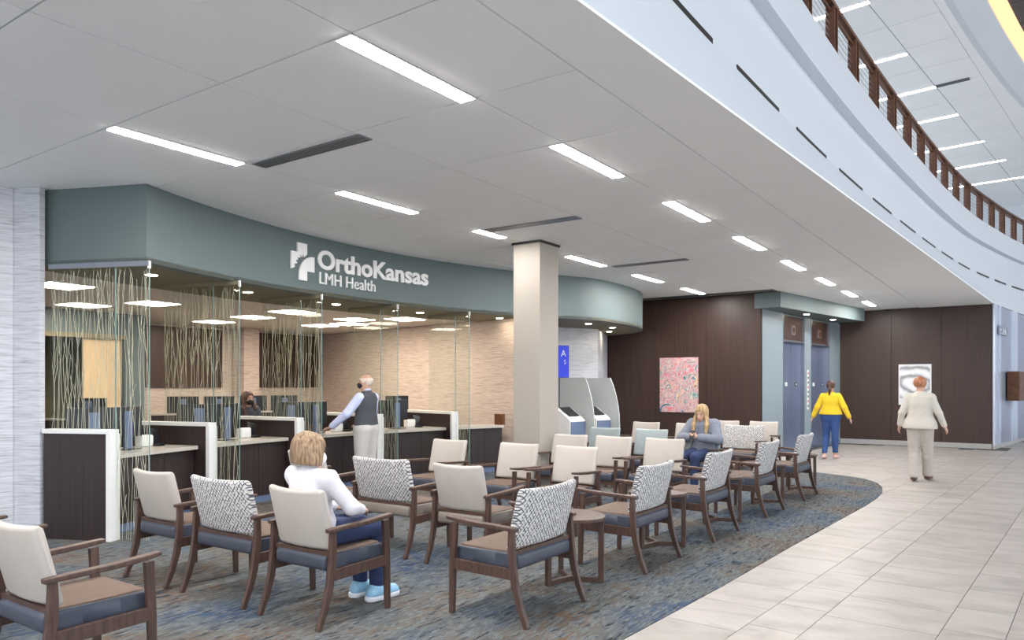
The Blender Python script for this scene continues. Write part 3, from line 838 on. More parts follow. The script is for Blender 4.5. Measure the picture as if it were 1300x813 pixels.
def terminal(deg, r, label):
    p = pol(deg, r); e = empty('desk_phone', (p[0], p[1], 0.865), R_(deg) - math.pi / 2)
    m = MB(); m.prism([(-0.09, 0.0), (0.09, 0.0), (0.09, 0.12), (-0.09, 0.12)], 0, 0.14); m.build('printer_body', 'white_plastic', e, bevel=0.02)
    o = MB().box(-0.08, 0.08, -0.01, 0.01, 0.0, 0.19).build('reader_panel', 'black_plastic', e, bevel=0.004); o.location = (0.14, 0.04, 0.03); o.rotation_euler = (R_(-22), R_(14), 0)
    MB().box(0.08, 0.2, -0.06, 0.08, 0.0, 0.03).build('reader_base', 'black_plastic', e, bevel=0.004)
    tag(e, label, 'phone')
terminal(203.3 - 6.6, 10.4, 'white desk unit with tilted black handset panel on the first counter')
terminal(194.4 - 6.8, 10.4, 'white desk unit with tilted black handset panel on the second counter')
terminal(185.2 - 6.9, 10.3, 'dark desk unit partly hidden by the man in the vest')
terminal(175.9 - 6.5, 10.4, 'small black desk unit past the monitors right of the vest')

# staff desks behind
def back_desk(x, y, L, rz, label, nmon, mlabel):
    e = empty('staff_desk', (x, y, 0), R_(rz))
    MB().box(-L / 2, L / 2, -0.03, 0.03, 0.0, 1.07).build('screen_panel', 'wood_dark', e)
    MB().box(-L / 2 - 0.02, L / 2 + 0.02, -0.05, 0.05, 1.07, 1.10).build('ledge', 'stone_top', e)
    MB().box(-L / 2, L / 2, 0.031, 0.7, 0.72, 0.75).build('desk_top', 'white_plastic', e)
    for sx in (-1, 1): MB().box(sx * (L / 2 - 0.02) - 0.02, sx * (L / 2 - 0.02) + 0.02, 0.04, 0.68, 0.0, 0.72).build('desk_end', 'wood_dark', e)
    tag(e, label, 'desk')
    for k in range(nmon):
        o = place_monitor(0, 1, 0, mlabel, 'staff monitors', 0)
        xx = (k - (nmon - 1) / 2) * 0.62; c2, s2 = math.cos(R_(rz)), math.sin(R_(rz))
        o.location = (x + xx * c2 - 0.42 * s2, y + xx * s2 + 0.42 * c2, 0.75 + 0.16); o.rotation_euler = (0, 0, R_(rz))
        b = MB().box(-0.14, 0.14, -0.14, 0.08, -0.16, 0.0).build('riser', 'black_plastic', o)
back_desk(-12.35, 7.85, 1.6, 55, 'staff desk with screen panel under the left wood panel', 2, 'staff monitor standing on the desk under the left wood panel')
back_desk(-12.4, 9.45, 1.7, 62, 'staff desk with screen panel left of the masked receptionist', 2, 'staff monitor standing on the desk left of the masked receptionist')
back_desk(-12.0, 5.55, 1.5, 40, 'staff desk with screen panel by the corridor opening', 1, 'staff monitor standing on the desk by the corridor opening')
back_desk(-9.9, 10.75, 1.2, 80, 'staff desk with screen panel against the side wallpaper wall', 1, 'tilted staff monitor by the side wallpaper wall')
o = MB().box(-8.28, -8.12, 11.30, 11.42, 0.865, 1.07).build('desk_box', 'wood_box', bevel=0.004); tag(o, 'small brown wooden box on the counter beside the column', 'box')

# ================================================================== KIOSKS
def kiosk(x, y, rz, label1, label2):
    e = empty('kiosk_screen', (x, y, 0), R_(rz))
    # tall frosted panel with a sweeping front edge
    pts = [(-0.80, 0.0), (0.14, 0.0), (0.14, 0.75), (0.13, 1.0), (0.10, 1.2), (0.05, 1.4), (-0.02, 1.6), (-0.10, 1.76), (-0.80, 1.76)]
    vs = [(p[0], -0.012, p[1]) for p in pts] + [(p[0], 0.012, p[1]) for p in pts]; n = len(pts)
    m = MB(); m.add(vs, [tuple(range(n)), tuple(range(2 * n - 1, n - 1, -1))] + [(i, i + n, (i + 1) % n + n, (i + 1) % n) for i in range(n)])
    m.build('frosted_panel', 'frosted', e)
    MB().box(-0.80, -0.77, -0.03, 0.03, 0, 1.76).build('support_post', 'steel', e)
    tag(e, label1, 'screen')
    k = empty('check_in_kiosk', (x, y, 0), R_(rz))
    m = MB(); prof = [(-0.42, 0.0), (-0.05, 0.0), (-0.05, 0.92), (-0.12, 0.98), (-0.42, 1.16)]
    n = len(prof); vs = [(p[0], -0.50, p[1]) for p in prof] + [(p[0], -0.06, p[1]) for p in prof]
    m.add(vs, [tuple(range(n)), tuple(range(2 * n - 1, n - 1, -1))] + [(i, i + n, (i + 1) % n + n, (i + 1) % n) for i in range(n)])
    m.build('body', 'white_plastic', k)
    MB().box(-0.05, -0.03, -0.48, -0.08, 0.05, 0.90).build('front_panel', 'blue_grey_plastic', k)
    o = MB().box(-0.15, 0.15, -0.14, 0.14, 0.0, 0.02).build('touch_screen', 'black_plastic', k); o.location = (-0.27, -0.28, 1.08); o.rotation_euler = (0, R_(31), 0)
    tag(k, label2, 'kiosk')
kiosk(-7.12, 12.86, -12, 'frosted curved privacy panel directly behind the square column', 'white check in kiosk with slate front directly behind the column')
kiosk(-6.98, 13.66, -12, 'frosted curved privacy panel standing before the dark wood wall', 'white check in kiosk beside the dark wood wall')

# ================================================================== FAR WALLS
w = MB().box(-9.6, -4.95, 16.88, 17.05, 0, C + 0.02).build('wall_back', 'wood_dark'); struct(w, 'dark wood panelled wall behind the far chairs')
for x0, x1 in ((-9.55, -8.75), (-8.75, -7.5), (-7.5, -6.22), (-6.22, -4.96)):
    MB().box(x0 + 0.004, x1 - 0.004, 16.85, 16.88, 0.1, C - 0.001).build('wood_panel', 'wood_wall', w)
o = MB().box(-9.5, -4.96, 16.84, 16.88, 0, 0.098).build('baseboard_back', 'baseboard_grey'); struct(o, 'grey baseboard under the dark wood wall')
w = MB().box(-4.45, -0.83, 22.38, 22.55, 0, C + 0.02).build('wall_far', 'wood_dark'); struct(w, 'dark wood panelled wall at the end of the lobby')
for x0, x1 in ((-4.42, -3.11), (-3.11, -1.94), (-1.94, -0.83)):
    MB().box(x0 + 0.005, x1 - 0.005, 22.35, 22.38, 0.13, C - 0.001).build('wood_panel', 'wood_wall', w)
o = MB().box(-4.4, -0.83, 22.34, 22.38, 0, 0.128).build('baseboard_far', 'baseboard_grey'); struct(o, 'grey baseboard of the end wall')
o = MB().prism([(-0.83, 22.5), (-0.813, 22.33), (-0.79, 22.33), (-0.08, 27.2), (2.5, 32), (2.5, 34), (-0.8, 34)], 0, C - 0.002).build('wall_right', 'silver_panel'); struct(o, 'silver panelled wall running away past the end wall')
for t0, t1 in ((0.0, 0.05), (0.12, 0.17), (0.52, 0.68), (1.05, 1.2)):
    p = lambda t: (-0.79 + 0.71 * t * 0.9, 22.33 + 4.87 * t * 0.9)
    a, b = p(t0), p(t1)
    MB().prism([a, b, (b[0] + 0.03, b[1] - 0.004), (a[0] + 0.03, a[1] - 0.004)], 0.1, C - 0.004).build('metal_strip', 'silver_strip', o)
MB().prism([(-0.813, 22.32), (-0.77, 22.32), (-0.05, 27.2), (-0.08, 27.2)], 0, 0.1).build('plinth', 'baseboard_grey', o)
o = MB().box(-9.6, 12, 32.5, 32.7, 0, 9.5).build('wall_end', 'plaster_white'); struct(o, 'white wall closing the far end of the atrium')

# painting and drawing
art = empty('painting', (-6.89, 16.847, 1.62))
MB().box(-0.48, 0.48, -0.035, -0.005, -0.65, 0.65).build('canvas', 'abstract_paint', art)
MB().box(-0.46, 0.46, -0.005, 0.0, -0.63, 0.63).build('stretcher', 'wood_dark', art)
tag(art, 'pink and teal swirling abstract painting on dark wood', 'painting')
art = empty('framed_drawing', (-2.545, 22.35, 1.63))
MB().box(-0.385, 0.385, -0.03, 0.0, -0.54, 0.54).build('mount', 'white_cap', art)
MB().box(-0.35, 0.35, -0.034, -0.03, -0.36, 0.50).build('drawing', 'grey_drawing', art)
tag(art, 'white mounted grey pencil drawing on the end wall', 'picture')

# elevators
EL0, EL1 = Vector((-4.95, 16.9)), Vector((-4.40, 22.35)); ED = (EL1 - EL0).normalized(); EN = Vector((ED.y, -ED.x))
EA = math.atan2(ED.y, ED.x)
elev = empty('wall_elevator', (EL0.x, EL0.y, 0), EA)      # local x along the wall, local -y into the lobby
struct(elev, 'pale blue elevator wall between two dark wood walls')
LEN = (EL1 - EL0).length
def ex(xw): return xw
E1, E2 = (1.23, 2.65), (3.14, 4.57)
def eb(nm, mat, x0, x1, y0, y1, z0, z1, par=elev, bev=0.0): return MB().box(x0, x1, y0, y1, z0, z1).build(nm, mat, par, bevel=bev)
for x0, x1 in ((0.0, E1[0]), (E1[1], E2[0]), (E2[1], LEN)):
    eb('wall_panel', 'pale_blue_paint', x0, x1, 0.0, 0.12, 0, 3.32)
for x0, x1 in (E1, E2): eb('wall_head', 'pale_blue_paint', x0, x1, 0.05, 0.12, 3.28, 3.32)
eb('shaft_back', 'black', 0, LEN, 0.2, 0.24, 0, 3.6)
for x0, x1 in ((0.0, E1[0]), (E1[1], E2[0]), (E2[1], LEN)): eb('base_strip', 'blue_grey_plastic', x0, x1 - 0.0, -0.012, 0.0, 0, 0.1)
def elevator(x0, x1, lab):
    p = EL0 + ED * x0; e = empty('elevator_entrance', (p.x, p.y, 0), EA); w = x1 - x0
    t = MB().box(0.03, w - 0.03, 0.03, 0.06, 2.70, 3.28).build('transom_panel', 'wood_wall', e)
    f = MB().box(w / 2 - 0.12, w / 2 + 0.12, 0.005, 0.03, 2.84, 3.06).build('floor_indicator', 'steel', t)
    MB().box(w / 2 - 0.07, w / 2 + 0.07, 0.0, 0.006, 2.88, 3.02).build('indicator_face', 'wood_box', t)
    MB().box(w / 2 - 0.012, w / 2 + 0.02, -0.004, 0.0, 2.90, 3.0).build('indicator_digit', 'black', t)
    MB().box(0.0, 0.03, -0.01, 0.1, 0, 3.28).build('jamb', 'steel', e); MB().box(w - 0.03, w, -0.01, 0.1, 0, 3.28).build('jamb', 'steel', e)
    MB().box(0.03, w - 0.03, -0.005, 0.1, 2.65, 2.70).build('head_trim', 'steel', e)
    for k in range(2):
        d = MB().box(0.035 + k * (w / 2 - 0.03), w / 2 - 0.004 + k * (w / 2 - 0.03), 0.07, 0.10, 0.01, 2.65).build('door_leaf', 'elevator_steel', e)
        cx = w * (0.27 + 0.46 * k)
        MB().box(cx - 0.07, cx + 0.07, 0.064, 0.07, 1.59, 1.68).build('door_emblem', 'black' if k else 'white_cap', d)
        MB().box(cx - 0.03, cx + 0.03, 0.060, 0.064, 1.61, 1.66).build('emblem_mark', 'white_cap', d)
    MB().box(0.0, w, 0.0, 0.12, 0.0, 0.008).build('sill', 'steel', e)
    tag(e, lab, 'elevator')
elevator(E1[0], E1[1], 'blue steel elevator doors next to the painting wall')
elevator(E2[0], E2[1], 'blue steel elevator doors beside the woman in yellow')
xp = (E1[1] + E2[0]) / 2; p = EL0 + ED * xp
cp = empty('call_panel', (p.x, p.y, 1.0), EA)
MB().box(-0.05, 0.05, -0.012, 0.0, 0, 1.0).build('plate', 'white_plastic', cp)
for k in range(8): MB().box(-0.025, 0.025, -0.018, -0.012, 0.06 + k * 0.118, 0.12 + k * 0.118).build('button', 'red_button' if k % 3 == 1 else 'dark_steel', cp)
tag(cp, 'tall white call panel with buttons between the elevators', 'control panel')
# elevator soffit
so = empty('ceiling_elevator_soffit', (EL0.x, EL0.y, 0), EA); struct(so, 'sage box soffit in front of the elevators')
MB().prism([(-0.15, 0.12), (-0.15, -0.47), (4.98, -0.78), (4.98, 0.12)], 3.32, C - 0.001).build('soffit_box', 'sage_paint', so)
for x in (1.9, 3.85):
    q = EL0 + ED * x + EN * 0.32; downlight(q.x, q.y, 3.32, 'small round downlight in the sage soffit before the elevators', 'elevator soffit downlights')

# restroom sign and wall box on the silver wall
def silver(t, off=0.0): return (-0.79 + 0.71 * t + off, 22.33 + 4.87 * t)
SA = math.atan2(4.87, 0.71)
q = silver(0.06, 0.03); sg = empty('restroom_sign', (q[0], q[1], 2.92), SA)
MB().box(0, 1.15, -0.03, -0.004, 0.0, 0.22).build('plate', 'sign_grey', sg)
MB().box(0.15, 0.30, -0.034, -0.03, 0.10, 0.14).build('arrow_shaft', 'letter_white', sg)
m = MB(); m.add([(0.10, -0.034, 0.12), (0.20, -0.034, 0.06), (0.20, -0.034, 0.18)], [(0, 1, 2)]); m.build('arrow_head', 'letter_white', sg)
for k in range(2):
    MB().box(0.58 + k * 0.2, 0.68 + k * 0.2, -0.034, -0.03, 0.05, 0.14).build('figure_body', 'letter_white', sg); MB().box(0.61 + k * 0.2, 0.65 + k * 0.2, -0.034, -0.03, 0.15, 0.185).build('figure_head', 'letter_white', sg)
MB().box(0.15, 1.0, -0.034, -0.03, 0.015, 0.03).build('text_line', 'letter_white', sg)
tag(sg, 'small grey restroom sign with arrow on the silver wall', 'sign')
q = silver(0.30, 0.03); bx = empty('wall_box', (q[0], q[1], 1.2), SA)
MB().box(0, 0.75, -0.28, -0.004, 0.0, 0.78).build('body', 'wood_box', bx, bevel=0.01); MB().box(0.05, 0.7, -0.285, -0.28, 0.05, 0.73).build('front_door', 'wood_box', bx)
tag(bx, 'brown wooden box mounted on the silver wall', 'wall box')

# ================================================================== CHAIRS
def loft_cushion(w, t, h, r, bend=0.0, tilt=0.0, nx=10, crown=0.0):
    """padded slab: w across x, t thick in y, h tall in z (origin at bottom centre); bend wraps the ends forward, tilt leans the top back"""
    m = MB(); rings = []
    prof = rrect(t, h, min(r, t * 0.45), 3)
    xs = []
    er = 0.03
    for k in range(5): xs.append((-w / 2 + er * (1 - math.cos(R_(90 * k / 4))), math.sin(R_(90 * k / 4))))
    inner = [(-w / 2 + er + (w - 2 * er) * i / nx, 1.0) for i in range(1, nx)]
    xs = xs + inner + [(-a, b) for a, b in xs[::-1]]
    for x, sca in xs:
        s = 0.35 + 0.65 * sca
        sz = 1 - (1 - s) * 0.10
        ring = []
        for (py, pz) in prof:
            z = h / 2 + pz * sz; y = py * s + bend * (2 * x / w) ** 2 - tilt * z
            z += crown * (2 * x / w) ** 2 * (z / h)
            ring.append((x, y, z))
        rings.append(ring)
    return m.loft(rings)

def make_chair(W, back_mat, seat_mat='slate_vinyl'):
    e = empty('armchair')
    hw = W / 2
    # seat
    o = loft_cushion(W - 0.10, 0.56, 0.105, 0.03, 0, 0).build('seat', seat_mat, e, smooth=True); o.location = (0, 0.03, 0.365)
    o = loft_cushion(W - 0.16, 0.50, 0.02, 0.01, 0, 0).build('seat_top', 'tan_fabric', e, smooth=True); o.location = (0, 0.035, 0.460)
    # back
    o = loft_cushion(W - 0.10, 0.065, 0.405, 0.03, 0.035, 0.26, 14, 0.012).build('backrest', back_mat, e, smooth=True); o.location = (0, -0.205, 0.495)
    MB().sweep([(-(hw - 0.05), -0.215, 0.475), (hw - 0.05, -0.215, 0.475)], 0.03, 0.035, side=(0, 1, 0)).build('back_rail', 'wood_chair', e)
    for s in (-1, 1):
        x = s * (hw - 0.02)
        MB().sweep([(x, 0.285, 0.007), (x, 0.278, 0.33), (x, 0.262, 0.64)], 0.034, [0.036, 0.046, 0.05], side=(1, 0, 0)).build('leg', 'wood_chair', e, bevel=0.004)
        MB().sweep([(x, -0.345, 0.007), (x, -0.292, 0.13), (x, -0.25, 0.27), (x, -0.228, 0.42), (x, -0.222, 0.54), (x, -0.222, 0.635)], 0.034, [0.034, 0.042, 0.05, 0.052, 0.048, 0.04], side=(1, 0, 0)).build('leg', 'wood_chair', e, bevel=0.004)
        MB().sweep([(x, -0.23, 0.345), (x, 0.26, 0.355)], 0.026, 0.075, side=(1, 0, 0)).build('apron', 'wood_chair', e, bevel=0.003)
        MB().sweep([(x - s * 0.004, -0.265, 0.640), (x, -0.15, 0.646), (x + s * 0.008, 0.05, 0.653), (x + s * 0.006, 0.22, 0.664), (x, 0.325, 0.674)], [0.046, 0.05, 0.056, 0.056, 0.05], [0.026, 0.028, 0.03, 0.03, 0.022], side=(1, 0, 0)).build('arm', 'wood_chair', e, bevel=0.006)
    MB().sweep([(-(hw - 0.03), 0.275, 0.345), (hw - 0.03, 0.275, 0.345)], 0.022, 0.05, side=(0, 1, 0)).build('front_rail', 'wood_chair', e)
    return e
PROTO = {}
def chair(kind, x, y, rz, label, group=None):
    if kind not in PROTO:
        spec = {'cream': (0.64, 'cream_vinyl', 'slate_vinyl'), 'wide': (0.80, 'lattice_fabric', 'slate_vinyl'), 'wide_taupe': (0.82, 'lattice_fabric', 'taupe_vinyl'), 'taupe': (0.64, 'cream_vinyl', 'taupe_vinyl'), 'grey': (0.64, 'grey_vinyl', 'slate_vinyl')}[kind]
        o = PROTO[kind] = make_chair(*spec)
    else: o = copy_tree(PROTO[kind])
    o.location = (x, y, 0); o.rotation_euler = (0, 0, R_(rz))
    tag(o, label, 'chair', group)
    return o
chair('cream', -4.23, 1.93, 0, 'cream backed armchair nearest the wallpapered side wall, its side apron fully in view')
chair('cream', -5.62, 1.95, 0, 'armchair almost hidden behind another, only a wooden arm tip showing')
chair('cream', -5.86, 3.58, 0, 'cream backed armchair beside the first divider, left of a wide patterned chair')
chair('wide', -4.97, 3.59, 0, 'wide lattice patterned armchair left of the seated woman in white')
chair('cream', -4.07, 3.57, 0, 'cream backed armchair holding the seated woman in white')
chair('taupe', -6.28, 5.48, 0, 'cream backed armchair partly hidden behind the bobbed woman')
chair('wide_taupe', -5.09, 5.38, 0, 'wide lattice patterned armchair with taupe seat in front of the man in the vest')
chair('taupe', -4.12, 5.35, 0, 'cream backed armchair next to the wide taupe seated patterned chair')
for k, y in enumerate((11.14, 9.46, 7.74, 6.17, 4.42)):
    chair('wide', -3.04 + 0.018 * (y - 4.42), y, 90, 'wide lattice backed armchair in the carpet edge row, %s from the rounded carpet corner' % ORD[k], 'patterned armchairs along the carpet edge')
PL = ('at the reception end', 'in the middle', 'at the patterned row end')
for k, x in enumerate((-6.1, -5.03, -4.24)): chair('cream', x, 7.10, 180, 'cream armchair %s of the three just before the square column' % PL[k], 'cream armchairs before the column')
for k, x in enumerate((-5.35, -4.67, -3.93)): chair('cream', x, 8.86, 180, 'cream armchair %s of the three level with the square column' % PL[k], 'cream armchairs beside the column')
for x, w_ in ((-5.78, 'armchair two seats from the woman with the phone'), (-4.95, 'armchair next to the woman with the phone')): chair('grey', x, 10.72, 180, 'pale grey backed ' + w_, 'pale grey armchairs')
chair('grey', -4.10, 10.72, 180, 'pale grey backed armchair holding the woman with the phone')
for x, w_ in ((-6.02, 'nearer the check in kiosks'), (-5.15, 'nearer the wide patterned chair')): chair('cream', x, 12.85, 180, 'cream backed armchair before the painting wall, ' + w_, 'cream armchairs before the painting')
chair('wide', -4.13, 12.75, 180, 'wide patterned armchair behind the woman with the phone')
for x, w_ in ((-5.0, 'painting'), (-4.25, 'elevators')): chair('cream', x, 14.35, 180, 'cream armchair at the far carpet end, the one nearer the ' + w_, 'cream armchairs before the elevators')

# side tables
def make_table():
    e = empty('side_table')
    m = MB(); pts = []
    for k in range(36):
        a = 2 * math.pi * k / 36; r = 0.285 + 0.012 * math.cos(3 * a); pts.append((r * math.cos(a), r * math.sin(a)))
    m.prism(pts, 0.515, 0.545).build('table_top', 'wood_chair', e, bevel=0.006)
    for k in range(3):
        a = R_(18 + 120 * k); p = (0.255 * math.cos(a), 0.255 * math.sin(a))
        o = MB().box(-0.022, 0.022, -0.018, 0.018, 0.007, 0.515).build('leg', 'wood_chair', e, bevel=0.003); o.location = (p[0], p[1], 0); o.rotation_euler = (0, 0, a)
        o = MB().box(0.0, 0.235, -0.018, 0.018, 0.007, 0.045).build('foot_bar', 'wood_chair', e); o.rotation_euler = (0, 0, a)
        o = MB().box(0.0, 0.235, -0.018, 0.018, 0.48, 0.513).build('top_bar', 'wood_chair', e); o.rotation_euler = (0, 0, a)
    return e
tb = None
for k, y in enumerate((12.02, 10.30, 8.58, 6.93, 5.26)):
    if tb is None: tb = o = make_table()
    else: o = copy_tree(tb)
    o.location = (-3.09 + 0.015 * (y - 5.2), y, 0)
    tag(o, 'round brown side table, %s from the rounded carpet corner' % ORD[k], 'table', 'side tables along the carpet edge')

# ================================================================== PEOPLE (signed distance bodies turned into smooth meshes)
def sd_one(P, pr):
    a = np.array(pr['a'], float); b = np.array(pr.get('b', pr['a']), float)
    ra = pr['r']; rb = pr.get('r2', ra)
    q = P - a; ba = b - a
    if 'flat' in pr:                           # squash along a direction
        nrm = np.array(pr['flat'][0], float); nrm /= np.linalg.norm(nrm); f = pr['flat'][1]
        q = q + (q @ nrm)[..., None] * nrm * (1 / f - 1)
        ba = ba + nrm * (ba @ nrm) * (1 / f - 1)
    L = ba @ ba
    t = np.clip((q @ ba) / L, 0, 1) if L > 1e-9 else np.zeros(q.shape[:-1])
    q = q - t[..., None] * ba
    return np.sqrt((q * q).sum(-1)) - (ra + (rb - ra) * t) - pr.get('grow', 0.0)
def sdf_mesh(name, prims, mat, cell=0.012, planes=(), parent=None, grow=0.0):
    lo = np.full(3, 1e9); hi = -lo
    for pr in prims:
        if pr.get('op') == 'sub': continue
        rr = max(pr['r'], pr.get('r2', 0)) + pr.get('grow', 0) + 3 * cell
        for p in (pr['a'], pr.get('b', pr['a'])):
            lo = np.minimum(lo, np.array(p) - rr); hi = np.maximum(hi, np.array(p) + rr)
    n = np.ceil((hi - lo) / cell).astype(int) + 1
    ax = [lo[i] + cell * np.arange(n[i]) for i in range(3)]
    D = np.full(n, 1.0)
    for pr in prims:
        k = pr.get('k', 0.03)
        rr = max(pr['r'], pr.get('r2', 0)) + pr.get('grow', 0) + max(k, 0.02) + 2 * cell
        pa, pb = np.array(pr['a'], float), np.array(pr.get('b', pr['a']), float)
        i0 = np.clip(np.floor((np.minimum(pa, pb) - rr - lo) / cell).astype(int), 0, n); i1 = np.clip(np.ceil((np.maximum(pa, pb) + rr - lo) / cell).astype(int) + 1, 0, n)
        if (i1 <= i0).any(): continue
        sub = tuple(slice(i0[m], i1[m]) for m in range(3))
        G = np.stack(np.meshgrid(*[ax[m][sub[m]] for m in range(3)], indexing='ij'), -1)
        dd = sd_one(G, pr); d = D[sub]
        if pr.get('op') == 'sub': D[sub] = np.maximum(d, -dd)
        else:
            h = np.clip(0.5 + 0.5 * (d - dd) / k, 0, 1)
            D[sub] = d * (1 - h) + dd * h - k * h * (1 - h)
    for (pt, nr) in planes:                   # keep the side the normal points away from
        nr = np.array(nr, float); nr /= np.linalg.norm(nr); pt = np.array(pt, float)
        pl = (ax[0] - pt[0])[:, None, None] * nr[0] + (ax[1] - pt[1])[None, :, None] * nr[1] + (ax[2] - pt[2])[None, None, :] * nr[2]
        D = np.maximum(D, pl)
    # surface nets
    s = D < 0
    cn = n - 1
    cnt = np.zeros(cn, int); pos = np.zeros(tuple(cn) + (3,))
    cor = [(i, j, k) for i in (0, 1) for j in (0, 1) for k in (0, 1)]
    def sl(o): return tuple(slice(o[i], o[i] + cn[i]) for i in range(3))
    for c in cor:
        for axis in range(3):
            if c[axis]: continue
            c2 = list(c); c2[axis] = 1
            d1, d2 = D[sl(c)], D[sl(c2)]
            x = (d1 < 0) != (d2 < 0)
            t = np.where(x, d1 / np.where(d1 == d2, 1, d1 - d2), 0)
            cnt += x
            for m in range(3):
                base = c[m] + (t if m == axis else 0)
                pos[..., m] += np.where(x, base, 0)
    act = cnt > 0
    idx = -np.ones(cn, int); idx[act] = np.arange(act.sum())
    ii = np.argwhere(act)
    V = lo + cell * (ii + pos[act] / cnt[act][:, None])
    F = []
    for axis in range(3):
        o1, o2 = (axis + 1) % 3, (axis + 2) % 3
        a = [slice(0, n[i]) for i in range(3)]; a[axis] = slice(0, n[axis] - 1)
        b = list(a); b[axis] = slice(1, n[axis])
        sa, sb = s[tuple(a)], s[tuple(b)]
        e = np.argwhere(sa != sb)
        if len(e) == 0: continue
        e = e[(e[:, o1] > 0) & (e[:, o2] > 0) & (e[:, o1] < n[o1] - 1) & (e[:, o2] < n[o2] - 1)]
        flip = sa[tuple(e.T)]
        q = []
        for da, db in ((0, 0), (-1, 0), (-1, -1), (0, -1)):
            ee = e.copy(); ee[:, o1] += da; ee[:, o2] += db; q.append(idx[tuple(ee.T)])
        q = np.stack(q, 1); q[~flip] = q[~flip][:, ::-1]
        F.append(q)
    F = np.concatenate(F)
    me = bpy.data.meshes.new(name); me.from_pydata(V.tolist(), [], F.tolist())
    me.materials.append(MATS[mat])
    for p in me.polygons: p.use_smooth = True
    return link(name, me, parent)

def V3(*a): return np.array(a, float)
def limb(a, b, r, r2, k=0.03, **kw): return dict(a=tuple(a), b=tuple(b), r=r, r2=r2, k=k, **kw)
def hand_prims(w, d, up, side, sz=1.0, curl=0.5):
    """palm and five fingers; w wrist point, d direction of the fingers, up back-of-hand normal, side thumb direction"""
    w, d, up, side = (np.array(v, float) for v in (w, d, up, side))
    d = d / np.linalg.norm(d); up = up / np.linalg.norm(up); side = side / np.linalg.norm(side)
    pr = [limb(w, w + d * 0.075 * sz, 0.026 * sz, 0.036 * sz, 0.02, flat=(up, 0.5))]
    for i, (o, L) in enumerate(((0.030, 0.072), (0.010, 0.082), (-0.010, 0.076), (-0.029, 0.060))):
        b = w + d * 0.08 * sz + side * o * sz
        m = b + (d * (1 - 0.35 * curl) - up * 0.55 * curl) * L * 0.5 * sz
        t = m + (d * (1 - 0.9 * curl) - up * 1.0 * curl) * L * 0.5 * sz
        pr += [limb(b, m, 0.0095 * sz, 0.009 * sz, 0.006), limb(m, t, 0.009 * sz, 0.0075 * sz, 0.006)]
    b = w + d * 0.025 * sz + side * 0.026 * sz; m = b + (d * 0.6 + side * 0.7 - up * 0.2) * 0.036 * sz; t = m + (d * 0.95 + side * 0.1 - up * 0.25) * 0.03 * sz
    pr += [limb(b, m, 0.0125 * sz, 0.011 * sz, 0.01), limb(m, t, 0.011 * sz, 0.0085 * sz, 0.006)]
    return pr
def head_prims(c, f, up=(0, 0, 1), sz=1.0):
    """skull, jaw, nose, ears; c head centre, f facing direction"""
    c = np.array(c, float); f = np.array(f, float); f /= np.linalg.norm(f); up = np.array(up, float); s = np.cross(f, up); s /= np.linalg.norm(s)
    pr = [dict(a=tuple(c - f * 0.012 + up * 0.025), b=tuple(c + f * 0.012 + up * 0.02), r=0.083 * sz, r2=0.08 * sz, k=0.03, flat=(s, 0.90)),
          dict(a=tuple(c + f * 0.035 - up * 0.045), b=tuple(c + f * 0.045 - up * 0.07), r=0.052 * sz, r2=0.042 * sz, k=0.05),
          dict(a=tuple(c + f * 0.088 + up * 0.0), b=tuple(c + f * 0.104 - up * 0.028), r=0.008, r2=0.013, k=0.014)]
    for q in (-1, 1):
        pr.append(dict(a=tuple(c + s * q * 0.074 - f * 0.004 + up * 0.008), b=tuple(c + s * q * 0.076 - f * 0.004 - up * 0.022), r=0.014, r2=0.010, k=0.01))
        pr.append(dict(a=tuple(c + s * q * 0.032 + f * 0.086 + up * 0.026), b=tuple(c + s * q * 0.03 + f * 0.086 + up * 0.026), r=0.01, k=0.012))
    return pr
def face_parts(e, c, f, up=(0, 0, 1), mouth=True):
    c = np.array(c, float); f = np.array(f, float); f /= np.linalg.norm(f); up = np.array(up, float); s = np.cross(f, up); s /= np.linalg.norm(s)
    for q in (-1, 1):
        p = c + s * q * 0.032 + f * 0.086 + up * 0.012
        sdf_mesh('eye', [dict(a=tuple(p), r=0.010)], 'eye_dark', 0.004, parent=e)
        sdf_mesh('eyebrow', [limb(p + up * 0.018 - s * 0.012 + f * 0.004, p + up * 0.02 + s * 0.012 + f * 0.004, 0.004, 0.004)], 'eye_dark', 0.003, parent=e)
    if mouth: sdf_mesh('mouth', [limb(c + f * 0.088 - up * 0.055 - s * 0.02, c + f * 0.088 - up * 0.055 + s * 0.02, 0.007, 0.007, flat=(up, 0.6))], 'lip', 0.003, parent=e)

